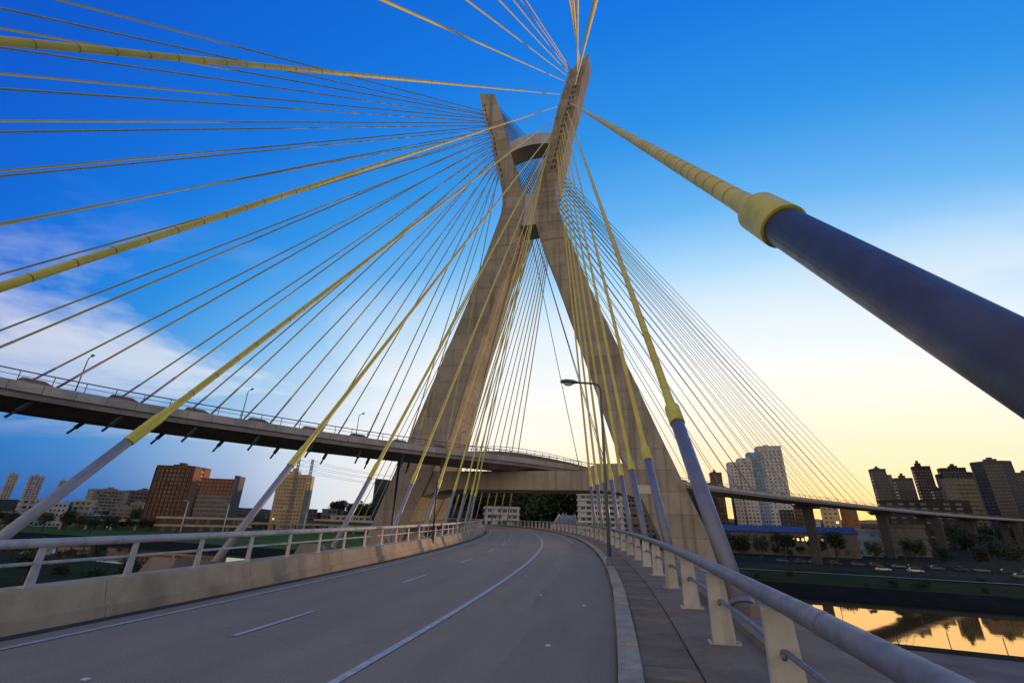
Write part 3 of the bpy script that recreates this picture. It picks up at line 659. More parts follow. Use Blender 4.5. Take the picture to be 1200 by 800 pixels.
# --- upper deck, near half -> left arm
def stub(A, B, parent):
    d = (Vector(B) - Vector(A)).normalized(); mb = MB(); p = Vector(A) - d * 1.6
    mb.tube([p - d * 1.9, p - d * 1.0], .13, 8); mb.tube([p - d * 1.0, p + d * .3], .24, 8); part('anchor_stub', mb, M_darksteel, parent)
def ublock(s, off, tri):
    f = Uframe(s, off, ZU - 1.0); mb = MB()
    if tri: P = [(-1.5, .95), (-.5, 1.45), (1.1, .95)]
    else: P = [(-1.5, .95), (-1.2, 1.42), (.5, 1.38), (1.3, 1.0), (1.3, .95)]
    n = len(P); mb.poly([(x, -.45, z) for x, z in P] + [(x, .45, z) for x, z in P], [tuple(range(n)), tuple(range(2 * n - 1, n - 1, -1))] + [(i, (i + 1) % n, (i + 1) % n + n, i + n) for i in range(n)])
    part('anchor_block', mb.mesh('anchor_block', M_block), None, ud, f)
ZUL = [(-150, 114), (-60, 99.5), (-18, 86)]
GU = 'stay cables fanning from the left arm to the upper deck on the left'
for pl_, off, nm in ((0, .7, 'near'), (1, 11.3, 'far')):
    for k in range(16):
        s = -15.5 - 7.0 * k - (0 if pl_ == 0 else 1.2); z = 85.8 + 1.55 * k + (0 if pl_ == 0 else .5)
        A = Up(s, off, ZU - .6) if s > US[0] + 2 else None
        if A is None: break
        B = Tp(-t_out(z) + .15, 1.4 if pl_ == 0 else 2.8, z)
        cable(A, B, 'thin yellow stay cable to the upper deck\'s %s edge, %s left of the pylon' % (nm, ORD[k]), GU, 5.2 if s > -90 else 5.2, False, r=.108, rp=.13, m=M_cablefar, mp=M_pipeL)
        stub(A, B, ud); ublock(s - 1.0, off + (.1 if pl_ == 0 else -.1), pl_ == 1)
# --- upper deck, far half -> left arm back
GV = 'stay cables running from the left arm to the upper deck on the right'
for pl_, off, nm in ((0, .7, 'near'), (1, 11.3, 'far')):
    for k in range(20):
        s = 28 + 11.0 * k + (0 if pl_ == 0 else 3.0); z = 84 + 1.5 * k
        A = Up(s, off, ZU - .4); B = Tp(-t_in(z) - .2, t_dep(z) * (.55 if pl_ == 0 else .85), z)
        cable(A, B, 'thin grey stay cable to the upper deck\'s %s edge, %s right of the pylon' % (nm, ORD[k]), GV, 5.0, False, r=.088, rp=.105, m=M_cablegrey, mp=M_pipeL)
        if pl_ == 0: stub(A, B, ud)
        if k < 10: ublock(s + 1.0, off + (.1 if pl_ == 0 else -.1), pl_ == 1)

# ================================================================== LAMP POSTS, POLES, PIERS
def street_lamp(base, h, arm_dir, arm, label, r0=.085, group=None, head=.95):
    b0 = Vector(base); t = thing('street_lamp', label, 'street lamp', b0, group)
    mb = MB(); mb.tube([b0, b0 + Vector((0, 0, h * .5)), b0 + Vector((0, 0, h - .35))], [r0 * 1.25, r0, r0 * .8], 12); part('pole', mb, M_lampgrey, t, smooth=True)
    mb = MB(); mb.tube([b0, b0 + Vector((0, 0, .03)), b0 + Vector((0, 0, .35)), b0 + Vector((0, 0, .36))], [r0 * 2.2, r0 * 2.2, r0 * 1.7, r0], 12); part('base_plate', mb, M_lampgrey, t)
    a = Vector(arm_dir).normalized(); top = b0 + Vector((0, 0, h))
    pts = [b0 + Vector((0, 0, h - .37))] + [top + a * (.34 * (1 - cos(q))) + Vector((0, 0, -.36 + .36 * sin(q))) for q in (0, .4, .8, 1.2, pi / 2)] + [top + a * arm]
    mb = MB(); mb.tube(pts, r0 * .72, 10); part('arm', mb, M_lampgrey, t, smooth=True)
    mb = MB(); c = top + a * (arm - .05)
    mb.tube([c, c + a * .12, c + a * head * .35, c + a * head * .7, c + a * head * .95, c + a * head], [.06, .09, .17, .19, .12, .02], 14)
    for i in range(len(mb.v)):
        x, y, z = mb.v[i]; mb.v[i] = (x, y, c.z + (z - c.z) * (.75 if z > c.z else .45))
    hd = part('lamp_head', mb, M_lampgrey, t, smooth=True)
    mb = MB(); p = c + a * head * .6 + Vector((0, 0, -.085)); mb.tube([p - a * head * .25, p - a * head * .1, p + a * head * .12, p + a * head * .22], [.03, .10, .10, .03], 10)
    part('lens', mb, M_white, hd, smooth=True)
    return t
th = KT - 20.8 / KR
street_lamp(Kp(20.8, .17, .19), 7.75, (-1, -.10, 0), 1.05, 'tall dark street lamp standing on the kerb of the right footway', .068)
def ulamp(s, off, h, k):
    p = Up(s, off, ZU - .9); x, y, tx, ty = Uxy(s)
    street_lamp(p, h, (-ty, tx, 0) if off < 3 else (ty, -tx, 0), 1.3, 'slender street lamp on the upper deck, %s from the left picture edge' % ORD[k], .07, 'street lamps along the upper deck')
for k, (s, off, h) in enumerate(((-61, 11.2, 6.6), (-44, 11.2, 6.6), (-27, 11.2, 6.0), (-7, 11.2, 5.6))): ulamp(s, off, h, k)
b0 = Kp(28.5, -9.72, .7); t = thing('sign_pole', 'dark thin pole fixed to the left barrier near the pylon', 'pole', b0)
mb = MB(); mb.tube([b0, b0 + Vector((0, 0, 3.2))], .05, 8); part('pole', mb, M_darksteel, t, smooth=True); mb = MB(); mb.box(b0.x - .1, b0.x + .1, b0.y - .1, b0.y + .1, b0.z - .6, b0.z + .02); part('bracket', mb, M_darksteel, t)
p = Up(-19, 10.8, ZU - 2.2); t = thing('drain_pipe', 'dark vertical drain pipe below the upper deck left of the pylon', 'drain pipe', (p.x, p.y, -14))
mb = MB(); mb.tube([p, (p.x, p.y, -14)], .22, 8); part('pipe', mb, M_darksteel, t, smooth=True); mb = MB(); mb.tube([p - Vector((0, 0, .3)), p - Vector((0, 0, 1.2))], .34, 8); part('hopper', mb, M_darksteel, t)

M_pier = mat('pier_concrete', (.075, .066, .055), (.055, .05, .042), .3, .9, streak=((.03, .027, .023), .6))
def pier(s, w, k, twin=False, zb=-14):
    f = Uframe(s, 6, 0); p = f.translation; t = thing('viaduct_pier', 'dark concrete pier carrying the upper deck across the river, %s beyond the pylon' % ORD[k], 'pier', (p.x, p.y, zb), 'piers of the viaduct on the right')
    for o in ((-3.2, 3.2) if twin else (0,)):
        mb = MB(); mb.hexa([f @ Vector(q) for q in [(-w * .8, o - w, zb), (w * .8, o - w, zb), (w * .8, o + w, zb), (-w * .8, o + w, zb), (-w * .8, o * 1.15 - w * 1.3, 7.6), (w * .8, o * 1.15 - w * 1.3, 7.6), (w * .8, o * 1.15 + w * 1.3, 7.6), (-w * .8, o * 1.15 + w * 1.3, 7.6)]])
        part('column', mb, M_pier, t)
    mb = MB(); mb.hexa([f @ Vector(q) for q in [(-w, -4, 7.62), (w, -4, 7.62), (w, 4, 7.62), (-w, 4, 7.62), (-w, -5.6, 9.25), (w, -5.6, 9.25), (w, 5.6, 9.25), (-w, 5.6, 9.25)]])
    part('crosshead', mb, M_pier, t)
for k, (s, w, tw_) in enumerate(((161, 1.3, False), (250, 1.7, False), (322, 1.8, True), (395, 1.7, False), (465, 1.7, True), (530, 1.7, False))): pier(s, w, k, tw_)
for k, s in enumerate((-78, -110)):
    f = Uframe(s, 6, 0); p = f.translation

# ================================================================== BUILDINGS
def bmat(name, c, v=.8, rough=.85): return mat(name, c, tuple(q * v for q in c), .12, rough, streak=(tuple(q * .55 for q in c), .35, .4))
WR = random.Random(99)
M_curtain = mat('curtained_window', (.12, .115, .10), None, 1, .5)
WIN = [M_glass, M_curtain, M_warmwin]
def windows(mb, w, d, h, z0, nx, ny, nf, ww=.55, wh=.5, faces='fr', proud=.05, margin=.06, top=.04):
    fh = h * (1 - top) / nf
    for f in faces:
        L_, n = (w, nx) if f in 'fb' else (d, ny)
        if n < 1: continue
        m0 = L_ * margin; cw = (L_ - 2 * m0) / n
        for i in range(n):
            for j in range(nf):
                mi = 1 if WR.random() < .22 else 2 if WR.random() < .0015 else 0
                if WR.random() < .05: continue
                a0 = -L_ / 2 + m0 + cw * (i + .5 - ww / 2); a1 = a0 + cw * ww; z_ = z0 + fh * (j + .5 - wh / 2 + .05); z1 = z_ + fh * wh
                if f == 'f': mb.box(a0, a1, -d / 2 - proud, -d / 2 + .1, z_, z1, mi)
                elif f == 'r': mb.box(w / 2 - .1, w / 2 + proud, a0, a1, z_, z1, mi)
                elif f == 'l': mb.box(-w / 2 - proud, -w / 2 + .1, a0, a1, z_, z1, mi)
def bands(mb, w, d, h, z0, nf, th=.28, proud=.5, top=.04):
    fh = h * (1 - top) / nf
    for j in range(nf + 1): mb.box(-w / 2 - proud, w / 2 + proud, -d / 2 - proud, d / 2 + proud, z0 + fh * j - th * fh / 2, z0 + fh * j + th * fh / 2)
def building(name, label, x, y, w, d, ztop, z0=-13, yaw=None, m=None, style='grid', nx=6, ny=4, nf=12, ww=.55, wh=.5, group=None, roof=True, oct_=False, m2=None, faces='frl', roofh=2.6):
    az = atan2(x, y); rz = -az + (yaw or 0)
    t = thing(name, label, 'building', (x, y, z0), group, rz); Mx = Matrix.Translation((x, y, 0)) @ Matrix.Rotation(rz, 4, 'Z'); h = ztop - z0
    mb = MB()
    if oct_:
        c = .28; P = [(-.5 + c, -.5), (.5 - c, -.5), (.5, -.5 + c), (.5, .5 - c), (.5 - c, .5), (-.5 + c, .5), (-.5, .5 - c), (-.5, -.5 + c)]
        mb.poly([(a * w, b_ * d, z0 - 3) for a, b_ in P] + [(a * w, b_ * d, ztop) for a, b_ in P], [tuple(range(7, -1, -1)), tuple(range(8, 16))] + [(i, (i + 1) % 8, (i + 1) % 8 + 8, i + 8) for i in range(8)])
    else: mb.box(-w / 2, w / 2, -d / 2, d / 2, z0 - 3, ztop)
    part('wall', mb.mesh('wall', m), None, t, Mx)
    wn = MB()
    if oct_:
        fw = w * (1 - 2 * .28)
        for j in range(nf):
            fh = h * .96 / nf
            for i in range(nx): wn.box(-fw / 2 + fw / nx * (i + .2), -fw / 2 + fw / nx * (i + .8), -d / 2 - .05, -d / 2 + .1, z0 + fh * (j + .25), z0 + fh * (j + .75))
            for sg in (-1, 1):
                for i in range(3):
                    q = (i + .5) / 3; cx_, cy_ = sg * w * (.22 + .28 * q), -d * (.5 - .28 * q); dx, dy = .06 * w * sg * .28 * 2, .06 * d * .28 * 2
                    wn.hexa([(cx_ - dx - .04 * sg, cy_ - dy - .08, z0 + fh * (j + .25)), (cx_ + dx - .04 * sg, cy_ + dy - .08, z0 + fh * (j + .25)), (cx_ + dx, cy_ + dy + .3, z0 + fh * (j + .25)), (cx_ - dx, cy_ - dy + .3, z0 + fh * (j + .25)),
                             (cx_ - dx - .04 * sg, cy_ - dy - .08, z0 + fh * (j + .75)), (cx_ + dx - .04 * sg, cy_ + dy - .08, z0 + fh * (j + .75)), (cx_ + dx, cy_ + dy + .3, z0 + fh * (j + .75)), (cx_ - dx, cy_ - dy + .3, z0 + fh * (j + .75))])
    else: windows(wn, w, d, h, z0, nx, ny, nf, ww, wh, faces)
    part('windows', wn.mesh('windows', WIN), None, t, Mx, stuff=True)
    if style == 'bands':
        mb = MB(); bands(mb, w, d, h, z0, nf); part('floor_bands', mb.mesh('floor_bands', m2 or m), None, t, Mx, stuff=True)
    if style == 'fins':
        mb = MB()
        for i in range(nx + 1):
            a = -w / 2 + w / nx * i; mb.box(a - .22, a + .22, -d / 2 - .6, -d / 2 + .1, z0, ztop - 1)
        part('fins', mb.mesh('fins', m2 or m), None, t, Mx, stuff=True)
    if style == 'balcony':
        mb = MB(); fh = h * .96 / nf
        for j in range(nf): mb.box(-w * .05, w * .46, -d / 2 - 1.3, -d / 2 + .1, z0 + fh * j - .1, z0 + fh * j + .95)
        part('balconies', mb.mesh('balconies', m2 or m), None, t, Mx, stuff=True)
    if roof:
        mb = MB(); q = .32; rx = RND.uniform(-.12, .12) * w
        mb.box(rx - w * q / 2, rx + w * q / 2, -d * .2, d * .25, ztop - .1, ztop + roofh); mb.box(rx - w * .07, rx + w * .07, -d * .1, d * .1, ztop + roofh - .1, ztop + roofh * 1.7)
        mb2 = MB(); e = .35; mb2.box(-w / 2 - .15, w / 2 + .15, -d / 2 - .15, -d / 2 + e, ztop - .6, ztop + .9); mb2.box(-w / 2 - .15, -w / 2 + e, -d / 2 + e, d / 2, ztop - .6, ztop + .9); mb2.box(w / 2 - e, w / 2 + .15, -d / 2 + e, d / 2, ztop - .6, ztop + .9)
        r_ = part('roof_house', mb.mesh('roof_house', m), None, t, Mx)
        if not oct_: part('parapet', mb2.mesh('parapet', m2 or m), None, t, Mx)
    return t
C_pale = bmat('pale_render', (.40, .36, .29)); C_brown = bmat('brown_brick', (.115, .045, .022)); C_orange = bmat('orange_brick', (.29, .115, .048)); C_grey = bmat('grey_render', (.13, .115, .095)); C_beige = bmat('beige_render', (.50, .37, .20))
C_white = bmat('white_render', (.48, .46, .42)); C_wblue = bmat('bluish_render', (.22, .32, .46)); C_dark = bmat('dark_render', (.045, .038, .034)); C_cream = bmat('cream_render', (.22, .20, .15)); C_rust = bmat('rust_render', (.10, .05, .028)); C_red = bmat('red_panel', (.20, .050, .022)); C_green = bmat('green_grey_render', (.16, .17, .13)); C_bluep = bmat('blue_panel', (.05, .10, .32))
# left bank
FL = 'towers on the far left skyline'
building('apartment_tower', 'slim pale apartment tower at the far left edge', -955, 900, 14, 12, 62, -10, .15, C_pale, 'grid', 3, 3, 18, .5, .45, FL)
building('apartment_tower', 'broad pale apartment tower between two slimmer pale ones', -888, 880, 20, 14, 58, -10, .15, C_pale, 'grid', 4, 3, 17, .5, .45, FL)
building('apartment_tower', 'pale apartment tower at the right of the far left trio', -898, 945, 11, 12, 55, -10, .15, C_pale, 'grid', 3, 3, 16, .5, .45, FL)
building('apartment_block', 'low grey-green slab block left of the brown office building', -590, 700, 46, 20, 29, -12, .35, C_green, 'bands', 9, 4, 9, .7, .5)
building('apartment_block', 'dim olive block directly behind the brown office building', -492, 640, 40, 20, 26, -12, .3, C_grey, 'bands', 8, 4, 8, .7, .5)
t = building('office_building', 'tall brown office building with vertical fins and orange brick flank', -300, 428, 33, 25, 39, -13, -.55, C_brown, 'fins', 9, 0, 14, .62, .55, m2=C_brown, faces='f')
Mx = Matrix.Translation((-300, 428, 0)) @ Matrix.Rotation(-atan2(-300, 428) - .55, 4, 'Z')
mb = MB(); mb.box(16.45, 17.0, -12.6, -2.4, -8, 39.3); mb.box(16.45, 17.0, 2.2, 12.5, -8, 38.9); part('brick_flank', mb.mesh('brick_flank', C_orange), None, t, Mx)
mb = MB()
for j in range(14): mb.box(16.45, 16.75, -2.0, 1.8, -11 + 3.5 * j, -11 + 3.5 * j + 2.3)
part('stair_windows', mb.mesh('stair_windows', M_glass), None, t, Mx, stuff=True)
t = building('office_building', 'mid-rise building with red upper storeys and blank right wall', -246, 402, 25, 20, 15, -13, -.35, C_grey, 'bands', 7, 4, 8, .6, .5, m2=C_cream, roof=False)
Mx = Matrix.Translation((-246, 402, 0)) @ Matrix.Rotation(-atan2(-246, 402) - .35, 4, 'Z')
mb = MB(); mb.box(-12.4, 12.0, -9.8, 10, 15.05, 28); part('red_storeys', mb.mesh('red_storeys', C_red), None, t, Mx)
mb = MB()
for j in range(4):
    for i in range(8): mb.box(-12 + 3 * i, -12 + 3 * i + 2, -9.9, -9.7, 16 + 3 * j, 17.6 + 3 * j)
part('windows', mb.mesh('windows', M_glass), None, t, Mx, stuff=True)
mb = MB(); mb.box(12.05, 14.2, -10.2, 9.5, -13, 31); part('end_wall', mb.mesh('end_wall', C_grey), None, t, Mx)
t = building('apartment_tower', 'beige gridded apartment tower behind the lattice pylon', -193, 424, 25, 18, 34, -13, -.35, C_beige, 'grid', 9, 0, 15, .55, .45, faces='f', roofh=4)
Mx = Matrix.Translation((-193, 424, 0)) @ Matrix.Rotation(-atan2(-193, 424) - .35, 4, 'Z')
mb = MB()
for j in range(16): mb.box(-12.6, 12.6, -9.55, -9.0, -13 + 3.0 * j, -13 + 3.0 * j + .8)
for i in range(10): mb.box(-12.5 + 2.77 * i - .2, -12.5 + 2.77 * i + .2, -9.5, -9.0, -13, 34)
part('facade_grid', mb.mesh('facade_grid', C_beige), None, t, Mx, stuff=True)
mb = MB(); mb.box(12.45, 13.0, -8.5, -2, -13, 34); mb.box(12.45, 13.0, 1.5, 8.5, -13, 33.6); part('side_wall', mb.mesh('side_wall', bmat('yellow_render', (.56, .44, .25))), None, t, Mx)
building('colonnade_building', 'long low tan building with a row of dark openings below the brown offices', -232, 372, 62, 14, -2.5, -13.5, -.1, C_rust, 'bands', 16, 3, 2, .6, .55, m2=C_beige, roof=False)
building('low_building', 'low rust-red shed left of the brown office building', -330, 396, 34, 12, -5, -13.5, 0, C_rust, 'grid', 6, 2, 1, .6, .5, roof=False)
building('low_building', 'long low whitish warehouse right of the beige tower', -140, 470, 62, 16, 2, -13, 0, C_white, 'bands', 10, 3, 3, .7, .4, roof=False)
building('low_building', 'pale banded block between warehouse and left pylon leg', -104, 440, 26, 14, 9, -13, .1, C_white, 'bands', 6, 3, 5, .7, .45, roof=False)
building('low_building', 'bluish-grey building rising behind the left guide pipes', -118, 500, 22, 16, 22, -13, .1, C_wblue, 'bands', 5, 3, 8, .7, .45)
building('low_building', 'tan block on the slope right of the beige tower', -128, 560, 20, 14, 14, -13, .1, C_beige, 'grid', 5, 3, 6, .5, .45)
r5 = random.Random(31); n = 0
hs = [(-268, 560), (-252, 585), (-236, 560), (-222, 590), (-208, 566), (-560, 760), (-530, 800), (-500, 780), (-640, 720), (-690, 740), (-620, 650), (-450, 610), (-420, 600), (-398, 560)]
HC = [C_white, C_cream, C_pale, C_rust]
for k, (x, y) in enumerate(hs):
    w, d, h = r5.uniform(11, 18), r5.uniform(9, 13), r5.uniform(6, 11); z0 = -12 + (6 if y > 540 else 0)
    t = thing('house', 'small gabled hillside house beyond the left field, %s of its scatter' % ORD[k], 'house', (x, y, z0), 'small houses on the left hillside', -atan2(x, y) + r5.uniform(-.4, .4))
    Mx = WORLD[t.name].copy(); Mx.translation = (x, y, 0)
    mb = MB(); mb.box(-w / 2, w / 2, -d / 2, d / 2, z0 - 6, z0 + h); part('wall', mb.mesh('wall', HC[k % 4]), None, t, Mx)
    mb = MB(); mb.poly([(-w / 2 - .5, -d / 2 - .5, z0 + h), (w / 2 + .5, -d / 2 - .5, z0 + h), (w / 2 + .5, d / 2 + .5, z0 + h), (-w / 2 - .5, d / 2 + .5, z0 + h), (-w / 2, 0, z0 + h + 3), (w / 2, 0, z0 + h + 3)], [(0, 1, 5, 4), (2, 3, 4, 5), (0, 4, 3), (1, 2, 5), (3, 2, 1, 0)]); part('roof', mb.mesh('roof', C_rust), None, t, Mx)
    mb = MB(); windows(mb, w, d, h, z0, 4, 2, 2, .45, .45, 'f'); part('windows', mb.mesh('windows', WIN), None, t, Mx, stuff=True)
r8 = random.Random(77); bl8 = []
for k in range(20):
    a = radians(-46 + 1.45 * k + r8.uniform(-.5, .5)); dd = r8.uniform(500, 600); bl8.append((dd * sin(a), dd * cos(a)))
for k, (x, y) in enumerate(bl8):
    building('low_building', 'low-rise block in the belt behind the left meadow, %s from the left' % ORD[k], x, y, r8.uniform(9, 20), 10, -13 + r8.uniform(9, 22), -13, r8.uniform(-.3, .3), [C_white, C_grey, C_rust, C_cream, C_pale, C_green][r8.randrange(6)], r8.choice(['grid', 'bands']), r8.randrange(3, 7), 2, r8.randrange(3, 6), .6, .45, 'low-rise blocks behind the left meadow', roof=r8.random() < .4, roofh=1.5)
# centre, seen below the portal beam
building('office_building', 'white banded low office seen under the portal beam', -4, 300, 21, 14, 8.8, -13, .1, C_white, 'bands', 6, 3, 6, .8, .5, roof=False)
building('apartment_block', 'white banded apartment block right of the road under the portal', 52, 262, 24, 16, 19, -13, -.1, C_white, 'bands', 7, 3, 11, .8, .5, roof=False)
building('apartment_block', 'second white banded block half hidden behind the guide pipes', 79, 292, 18, 16, 19, -13, -.1, C_cream, 'bands', 5, 3, 11, .8, .5, roof=False)
building('apartment_tower', 'narrow blue-panelled tower in the gap under the portal', 56, 420, 7, 10, 32, -13, 0, C_bluep, 'grid', 2, 2, 12, .4, .4)
building('apartment_block', 'pale banded block on the wooded slope under the portal', 43, 480, 38, 16, 31, -12, 0, C_white, 'bands', 9, 3, 12, .8, .5, roof=False)
building('low_building', 'low blue shed behind the right guide pipes', 88, 232, 16, 10, 2, -13, 0, C_bluep, 'grid', 4, 2, 2, .5, .4, roof=False)
# right bank
WG = 'stepped white apartment cluster'
building('apartment_tower', 'lowest leftmost volume of the white apartment cluster', 257, 522, 12, 16, 69, -13, .2, C_white, 'grid', 3, 4, 22, .5, .45, WG, roof=False)
building('apartment_tower', 'second lowest volume of the white apartment cluster', 267, 517, 13, 16, 73, -13, .2, C_white, 'grid', 3, 4, 23, .5, .45, WG, roof=False)
building('apartment_tower', 'bluish glazed volume inside the white apartment cluster', 280, 519, 13, 16, 80, -13, .2, C_wblue, 'grid', 4, 4, 25, .6, .5, WG, roof=False)
building('apartment_tower', 'tallest volume of the white apartment cluster', 297, 517, 24, 20, 86, -13, .2, C_white, 'grid', 5, 5, 26, .4, .45, WG, roofh=2)
building('apartment_tower', 'slim rust-brown tower just right of the pylon leg', 217, 482, 11, 12, 52, -13, .1, C_rust, 'grid', 3, 3, 18, .5, .45)
for k, (x, y, zt, w, c, nm) in enumerate(((250, 424, 16, 11, C_dark, 'dark'), (267, 430, 20, 10.5, C_rust, 'rust-brown'), (272, 420, 9, 6, C_white, 'small white'), (287, 421, 20, 13, C_beige, 'tan'), (306, 424, 18, 12, C_orange, 'orange-brown'))):
    building('low_building', '%s mid-rise building under the upper deck on the right bank' % nm, x, y, w, 12, zt, -13, .05, c, 'grid', 3, 3, 9, .5, .45, 'mid-rise row under the viaduct', roof=False)
RG = 'dark towers of the right skyline'
C_s1 = bmat('silhouette_grey_render', (.065, .062, .058)); C_s2 = bmat('silhouette_dark_render', (.022, .019, .018)); C_s3 = bmat('silhouette_cream_render', (.13, .115, .085)); C_s4 = bmat('silhouette_rust_render', (.05, .024, .014))  # darker copies of the renders, silhouette shade mixed into the colour
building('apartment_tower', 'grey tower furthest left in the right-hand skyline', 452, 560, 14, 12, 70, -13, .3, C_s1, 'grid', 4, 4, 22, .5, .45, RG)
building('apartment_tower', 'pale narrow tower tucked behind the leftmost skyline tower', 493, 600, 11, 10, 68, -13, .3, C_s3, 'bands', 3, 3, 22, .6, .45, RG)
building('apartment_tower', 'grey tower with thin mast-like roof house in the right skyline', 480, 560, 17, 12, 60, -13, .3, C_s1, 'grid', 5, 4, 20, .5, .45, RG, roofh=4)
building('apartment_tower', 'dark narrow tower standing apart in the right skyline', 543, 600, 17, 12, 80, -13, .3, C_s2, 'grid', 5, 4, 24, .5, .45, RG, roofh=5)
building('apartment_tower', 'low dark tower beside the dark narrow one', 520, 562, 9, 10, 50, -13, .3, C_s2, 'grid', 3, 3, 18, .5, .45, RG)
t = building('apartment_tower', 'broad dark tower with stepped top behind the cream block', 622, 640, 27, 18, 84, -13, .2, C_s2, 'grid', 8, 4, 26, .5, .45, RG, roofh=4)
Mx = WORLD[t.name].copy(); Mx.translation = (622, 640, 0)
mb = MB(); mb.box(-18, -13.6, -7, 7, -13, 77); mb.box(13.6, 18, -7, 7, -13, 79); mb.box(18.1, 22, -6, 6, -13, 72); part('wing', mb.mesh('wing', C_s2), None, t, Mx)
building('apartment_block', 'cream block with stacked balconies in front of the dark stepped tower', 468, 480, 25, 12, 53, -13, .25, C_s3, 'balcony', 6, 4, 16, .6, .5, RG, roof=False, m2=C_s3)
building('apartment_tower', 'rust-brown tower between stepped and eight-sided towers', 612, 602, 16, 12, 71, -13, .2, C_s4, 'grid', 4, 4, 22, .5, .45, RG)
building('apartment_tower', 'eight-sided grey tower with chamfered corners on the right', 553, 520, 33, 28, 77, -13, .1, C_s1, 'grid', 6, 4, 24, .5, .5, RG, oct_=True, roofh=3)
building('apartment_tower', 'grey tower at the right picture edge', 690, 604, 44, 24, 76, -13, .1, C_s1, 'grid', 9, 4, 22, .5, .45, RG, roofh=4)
for k, (x, y, zt, w) in enumerate(((400, 470, 30, 30), (520, 430, 34, 26), (560, 420, 30, 30), (470, 400, 24, 34), (620, 420, 38, 30), (375, 425, 27, 62))):  # leftmost block widened to keep the low sun off the far ground
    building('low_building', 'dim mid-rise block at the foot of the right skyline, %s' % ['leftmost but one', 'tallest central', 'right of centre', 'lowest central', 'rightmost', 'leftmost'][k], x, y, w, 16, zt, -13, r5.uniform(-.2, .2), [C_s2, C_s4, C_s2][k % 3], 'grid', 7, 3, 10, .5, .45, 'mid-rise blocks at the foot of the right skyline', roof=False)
# blue-roofed hall with lit windows
t = building('market_hall', 'long low white hall with blue roof on the far bank', 146, 255, 62, 16, -1.4, -13, .12, C_grey, 'grid', 14, 3, 2, .5, .4, roof=False)
Mx = Matrix.Translation((146, 255, 0)) @ Matrix.Rotation(-atan2(146, 255) + .12, 4, 'Z')
mb = MB(); mb.hexa([(-32, -9, -1.36), (32, -9, -1.36), (32, 9, -1.36), (-32, 9, -1.36), (-31, -5, 1.5), (31, -5, 1.5), (31, 7, 1.5), (-31, 7, 1.5)]); part('blue_roof', mb.mesh('blue_roof', mat('blue_roof_sheet', (.045, .075, .20), (.038, .062, .16), .2, .5)), None, t, Mx)
mb = MB()
for i in range(9): mb.box(3 + 2.1 * i, 3 + 2.1 * i + .9, -8.12, -8.0, -5.2, -4.1)
part('lit_windows', mb.mesh('lit_windows', M_warmwin), None, t, Mx, stuff=True, label='row of small warm lit windows')
building('low_building', 'small blue and white kiosk right of the blue-roofed hall', 192, 262, 16, 9, 1, -13, .1, C_wblue, 'bands', 4, 2, 3, .6, .4, roof=False)
building('low_building', 'grey shed behind the viaduct pier on the far bank', 222, 275, 26, 12, 4, -13, .1, C_grey, 'bands', 6, 2, 3, .6, .4, roof=False)
# elevated road behind the left field
ev = thing('elevated_road', 'long tan elevated road with short piers behind the left field', 'elevated road', (-190, 400, -13))
A, B = Vector((-330, 350, 0)), Vector((-60, 420, 0)); d = (B - A).normalized(); nn = Vector((-d.y, d.x, 0)); Lr = (B - A).length
M_ev = mat('viaduct_concrete', (.30, .25, .18), (.22, .185, .135), .2, .9, streak=((.12, .10, .08), .6))
mb = MB(); P = [(-5, -6.6), (5, -6.6), (5, -4.9), (-5, -4.9)]; mb.poly([A + nn * o + Vector((0, 0, z)) for o, z in P] + [B + nn * o + Vector((0, 0, z)) for o, z in P], [(0, 1, 2, 3), (7, 6, 5, 4)] + [(i, (i + 1) % 4, (i + 1) % 4 + 4, i + 4) for i in range(4)]); part('deck', mb, M_ev, ev)
for i in range(18):
    p = A + d * (8 + Lr / 18 * i); mb = MB(); mb.hexa([p + d * a + nn * o + Vector((0, 0, z)) for z in (-14, -6.62) for a, o in ((-.7, -3.5), (.7, -3.5), (.7, 3.5), (-.7, 3.5))]); part('pier', mb, M_ev, ev)

# ---- lattice power pylon and left street lights
def lattice(x, y, zb, zt, w, label):
    t = thing('power_pylon', label, 'power pylon', (x, y, zb), 'power pylons beyond the left field')
    mb = MB(); st = MB(); h = zt - zb
    for a, b_ in ((-1, -1), (1, -1), (1, 1), (-1, 1)): mb.tube([(x + a * w, y + b_ * w, zb), (x + a * w * .45, y + b_ * w * .45, zt)], .18, 5)
    n = 12
    for i in range(n):
        u0, u1 = i / n, (i + 1) / n; w0, w1 = w * (1 - .55 * u0), w * (1 - .55 * u1); z0, z1 = zb + h * u0, zb + h * u1
        for (a, b_), (c_, d2) in (((-1, -1), (1, -1)), ((1, -1), (1, 1)), ((1, 1), (-1, 1)), ((-1, 1), (-1, -1))):
            st.tube([(x + a * w0, y + b_ * w0, z0), (x + c_ * w1, y + d2 * w1, z1)], .09, 4); st.tube([(x + c_ * w0, y + d2 * w0, z0), (x + a * w1, y + b_ * w1, z1)], .09, 4)
    part('frame', mb, M_lampgrey, t); part('bracing', st, M_lampgrey, t, stuff=True)
    for k in range(3):
        z = zt - 1.5 - 4.2 * k; mb = MB(); mb.tube([(x - 5, y, z), (x, y, z + .5), (x + 5, y, z)], [.06, .16, .06], 5); part('crossarm', mb, M_darksteel, t)
    return t
lattice(-184, 402, -13, 47, 1.5, 'dark lattice power pylon in front of the beige gridded tower')
lattice(-173, 404, -13, 47, 1.5, 'lattice power pylon just right of its twin by the beige tower')
